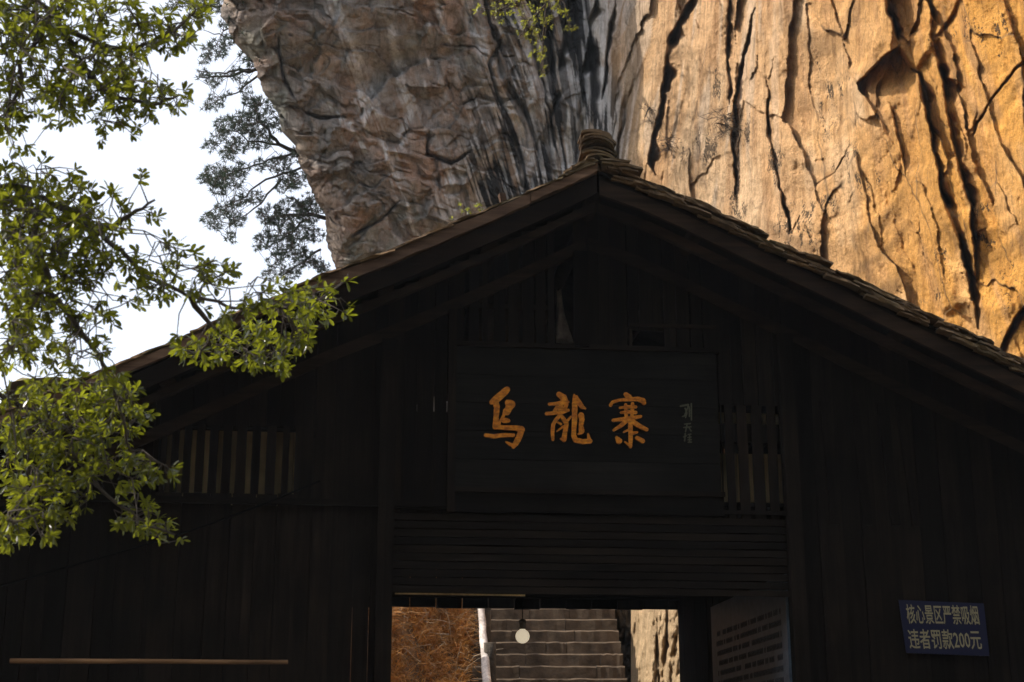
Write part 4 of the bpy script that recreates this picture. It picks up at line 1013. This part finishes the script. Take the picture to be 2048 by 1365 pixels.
pine(22, [[(590, 130, 26.8), (520, 138, 26.6), (460, 150, 26.5), (400, 155, 26.5)], [(540, 135, 26.6), (480, 180, 26.5), (420, 210, 26.5)], [(500, 140, 26.6), (450, 145, 26.5), (395, 145, 26.5)]],
     [(405, 150, 14), (430, 160, 20), (470, 148, 18), (490, 175, 14), (430, 205, 20), (412, 215, 10), (505, 125, 16), (490, 115, 14), (455, 190, 10)], 26.5, "small pine with level branches below the topmost pine", .75)
pine(23, [[(640, 330, 27.4), (560, 290, 27.2), (520, 240, 27.1), (500, 190, 27.0)], [(560, 290, 27.2), (500, 280, 27), (430, 245, 27)], [(620, 300, 27.3), (540, 320, 27.1), (470, 345, 27), (405, 360, 27)], [(620, 330, 27.3), (530, 360, 27.1), (480, 400, 27), (405, 430, 27)],
          [(560, 360, 27.1), (520, 410, 27), (450, 460, 27)]],
     [(505, 250, 32), (525, 215, 26), (480, 245, 26), (450, 250, 22), (440, 270, 16), (520, 280, 26), (475, 290, 24), (420, 292, 16), (455, 310, 18), (550, 250, 20), (500, 200, 18), (430, 350, 28), (460, 360, 28), (410, 360, 14), (480, 340, 20), (440, 375, 20),
      (560, 330, 24), (590, 360, 26), (520, 330, 16), (450, 420, 22), (415, 435, 14), (430, 450, 16), (470, 440, 20), (480, 400, 18), (460, 475, 14), (510, 395, 18), (600, 310, 20), (570, 370, 20)], 27.0, "large many-branched pine in the middle of the rock edge", .95)
pine(24, [[(690, 440, 28), (620, 430, 27.6), (570, 430, 27.5), (530, 440, 27.4)], [(640, 500, 27.8), (600, 530, 27.5), (550, 560, 27.4)], [(620, 430, 27.6), (580, 470, 27.5), (530, 500, 27.4)], [(620, 430, 27.6), (590, 400, 27.5), (570, 390, 27.4)]],
     [(540, 430, 26), (580, 420, 32), (620, 425, 26), (560, 455, 30), (600, 460, 30), (530, 480, 22), (570, 490, 26), (515, 495, 10), (620, 400, 20), (590, 500, 24), (550, 520, 20), (610, 520, 24), (640, 530, 18), (580, 545, 22), (540, 550, 14), (630, 470, 18), (650, 545, 12)],
     27.4, "greener rounded pine lowest on the rock edge, just above the roof", 1.0, 10)

pine(25, [[(800, -220, 25.2), (750, -250, 24.6), (700, -290, 24.1), (660, -340, 23.9)], [(750, -250, 24.6), (740, -320, 24.2), (760, -390, 24)], [(750, -250, 24.6), (690, -230, 24.1), (640, -200, 24)]],
     [(720, -280, 70), (660, -330, 60), (750, -370, 60), (640, -210, 50), (700, -200, 45)], 23.4, "pine rooted in the rock face above, its boughs dappling the cliff with shade", .35)

# hanging leafy shrub at the top in front of the cliff
hb = [[(1090, -160, 22.5), (1092, -60, 22.4), (1090, 30, 22.3), (1085, 90, 22.2), (1082, 145, 22.2)], [(1092, -60, 22.4), (1040, 0, 22.3), (1000, 20, 22.2), (955, 15, 22.2)], [(1092, -40, 22.4), (1130, 10, 22.3), (1140, 60, 22.3)], [(1090, 10, 22.3), (1060, 40, 22.2), (1030, 90, 22.2)]]
hd = [(1060, 20, 24), (1085, 50, 20), (1080, 90, 18), (1085, 120, 16), (1082, 145, 8), (1100, 20, 22), (1135, 30, 14), (1140, 60, 12), (1020, 15, 20), (985, 22, 16), (958, 18, 9), (1040, 50, 14), (1065, 65, 16), (1070, 105, 12), (1000, 45, 8), (1090, -20, 30), (1040, -25, 24)]
broad_tree("hanging_shrub", hb, hd, 1.5, lambda x, y: 22.3, 31, 9.5, "yellow-green leafy shrub hanging down in front of the cliff at the top", "shrub", .004, .018, M_cleaf, 0)
# small weeds on the left roof slope
wd_ = [[(930, 445, 12.0), (925, 425, 12.0), (935, 408, 12.0)], [(950, 440, 12.1), (955, 420, 12.1), (965, 405, 12.1)], [(905, 450, 12.0), (905, 440, 12.0), (900, 432, 12.0)]]
broad_tree("roof_weed", wd_, [(930, 425, 14), (955, 415, 14), (908, 440, 8), (925, 410, 8)], .7, lambda x, y: 12.0, 41, 8, "small green weed growing on the left roof slope", "plant", .001, .003, M_cleaf, 0)
# bare shrubs on the sunlit wall
def bare(seed, spine, n, label, spread, Dd):
    rr = random.Random(seed); pts = [at(*p) for p in spine]; base = pts[0]
    root = empty("bare_shrub", base, 0, label, "shrub", "leafless shrubs on the sunlit cliff"); mb = MB(); mb.tube([p-base for p in pts], .022, .01, 5); mb.build("stem", M_barkt, root)
    mb = MB(); smp = samples([pts], .06)
    for _ in range(n):
        p = rr.choice(smp); d = Vector((rr.gauss(0, 1), rr.gauss(-.2, .5), rr.gauss(-.1, 1))).normalized(); q = [p]
        for k_ in range(4): d = (d+rvec(rr, .35)+Vector((0, 0, -.12))).normalized(); q.append(q[-1]+d*spread*rr.uniform(.6, 1.2)/4)
        mb.tube([v-base for v in q], .005, .002, 3); smp += q[1:3]
    tag(mb.build("twig", M_barkt, root), kind='stuff')
def cd_at(px, py):
    j = int(np.argmin(np.abs(rows-py))); i = int(np.argmin(np.abs(PX[j]-px))); return float(D[j, i])
for seed, sx, sy, ex, ey, n, spd, lb in ((1, 1466, 262, 1432, 246, 110, .45, "larger leafless twiggy shrub beside the thin crack in the sunlit cliff"), (2, 1338, 300, 1330, 285, 60, .35, "small leafless shrub at the foot of the dark crevice"), (3, 1300, 215, 1290, 235, 40, .3, "sparse bare twigs left of the dark crevice")):
    d0 = cd_at(sx, sy); bare(seed, [(sx, sy, d0+.05), ((sx+ex)/2, (sy+ey)/2-4, d0-.25), (ex, ey, d0-.4)], n, lb, spd, d0)

# ------------------------------------------------------------ the air
hz = MB(); hz.box(-75, 75, -45, 120, -1.2, 60)
M_haze = bpy.data.materials.new("haze"); M_haze.use_nodes = True; nt = M_haze.node_tree; nt.nodes.clear()
pv = nt.nodes.new("ShaderNodeVolumePrincipled"); oo = nt.nodes.new("ShaderNodeOutputMaterial"); pv.inputs["Color"].default_value = (.82, .9, 1, 1)
pv.inputs["Density"].default_value = .00045; pv.inputs["Anisotropy"].default_value = .3; nt.links.new(pv.outputs[0], oo.inputs["Volume"])
tag(hz.build("haze", M_haze), "thin bluish haze hanging in the air of the gorge", "haze", kind='stuff')
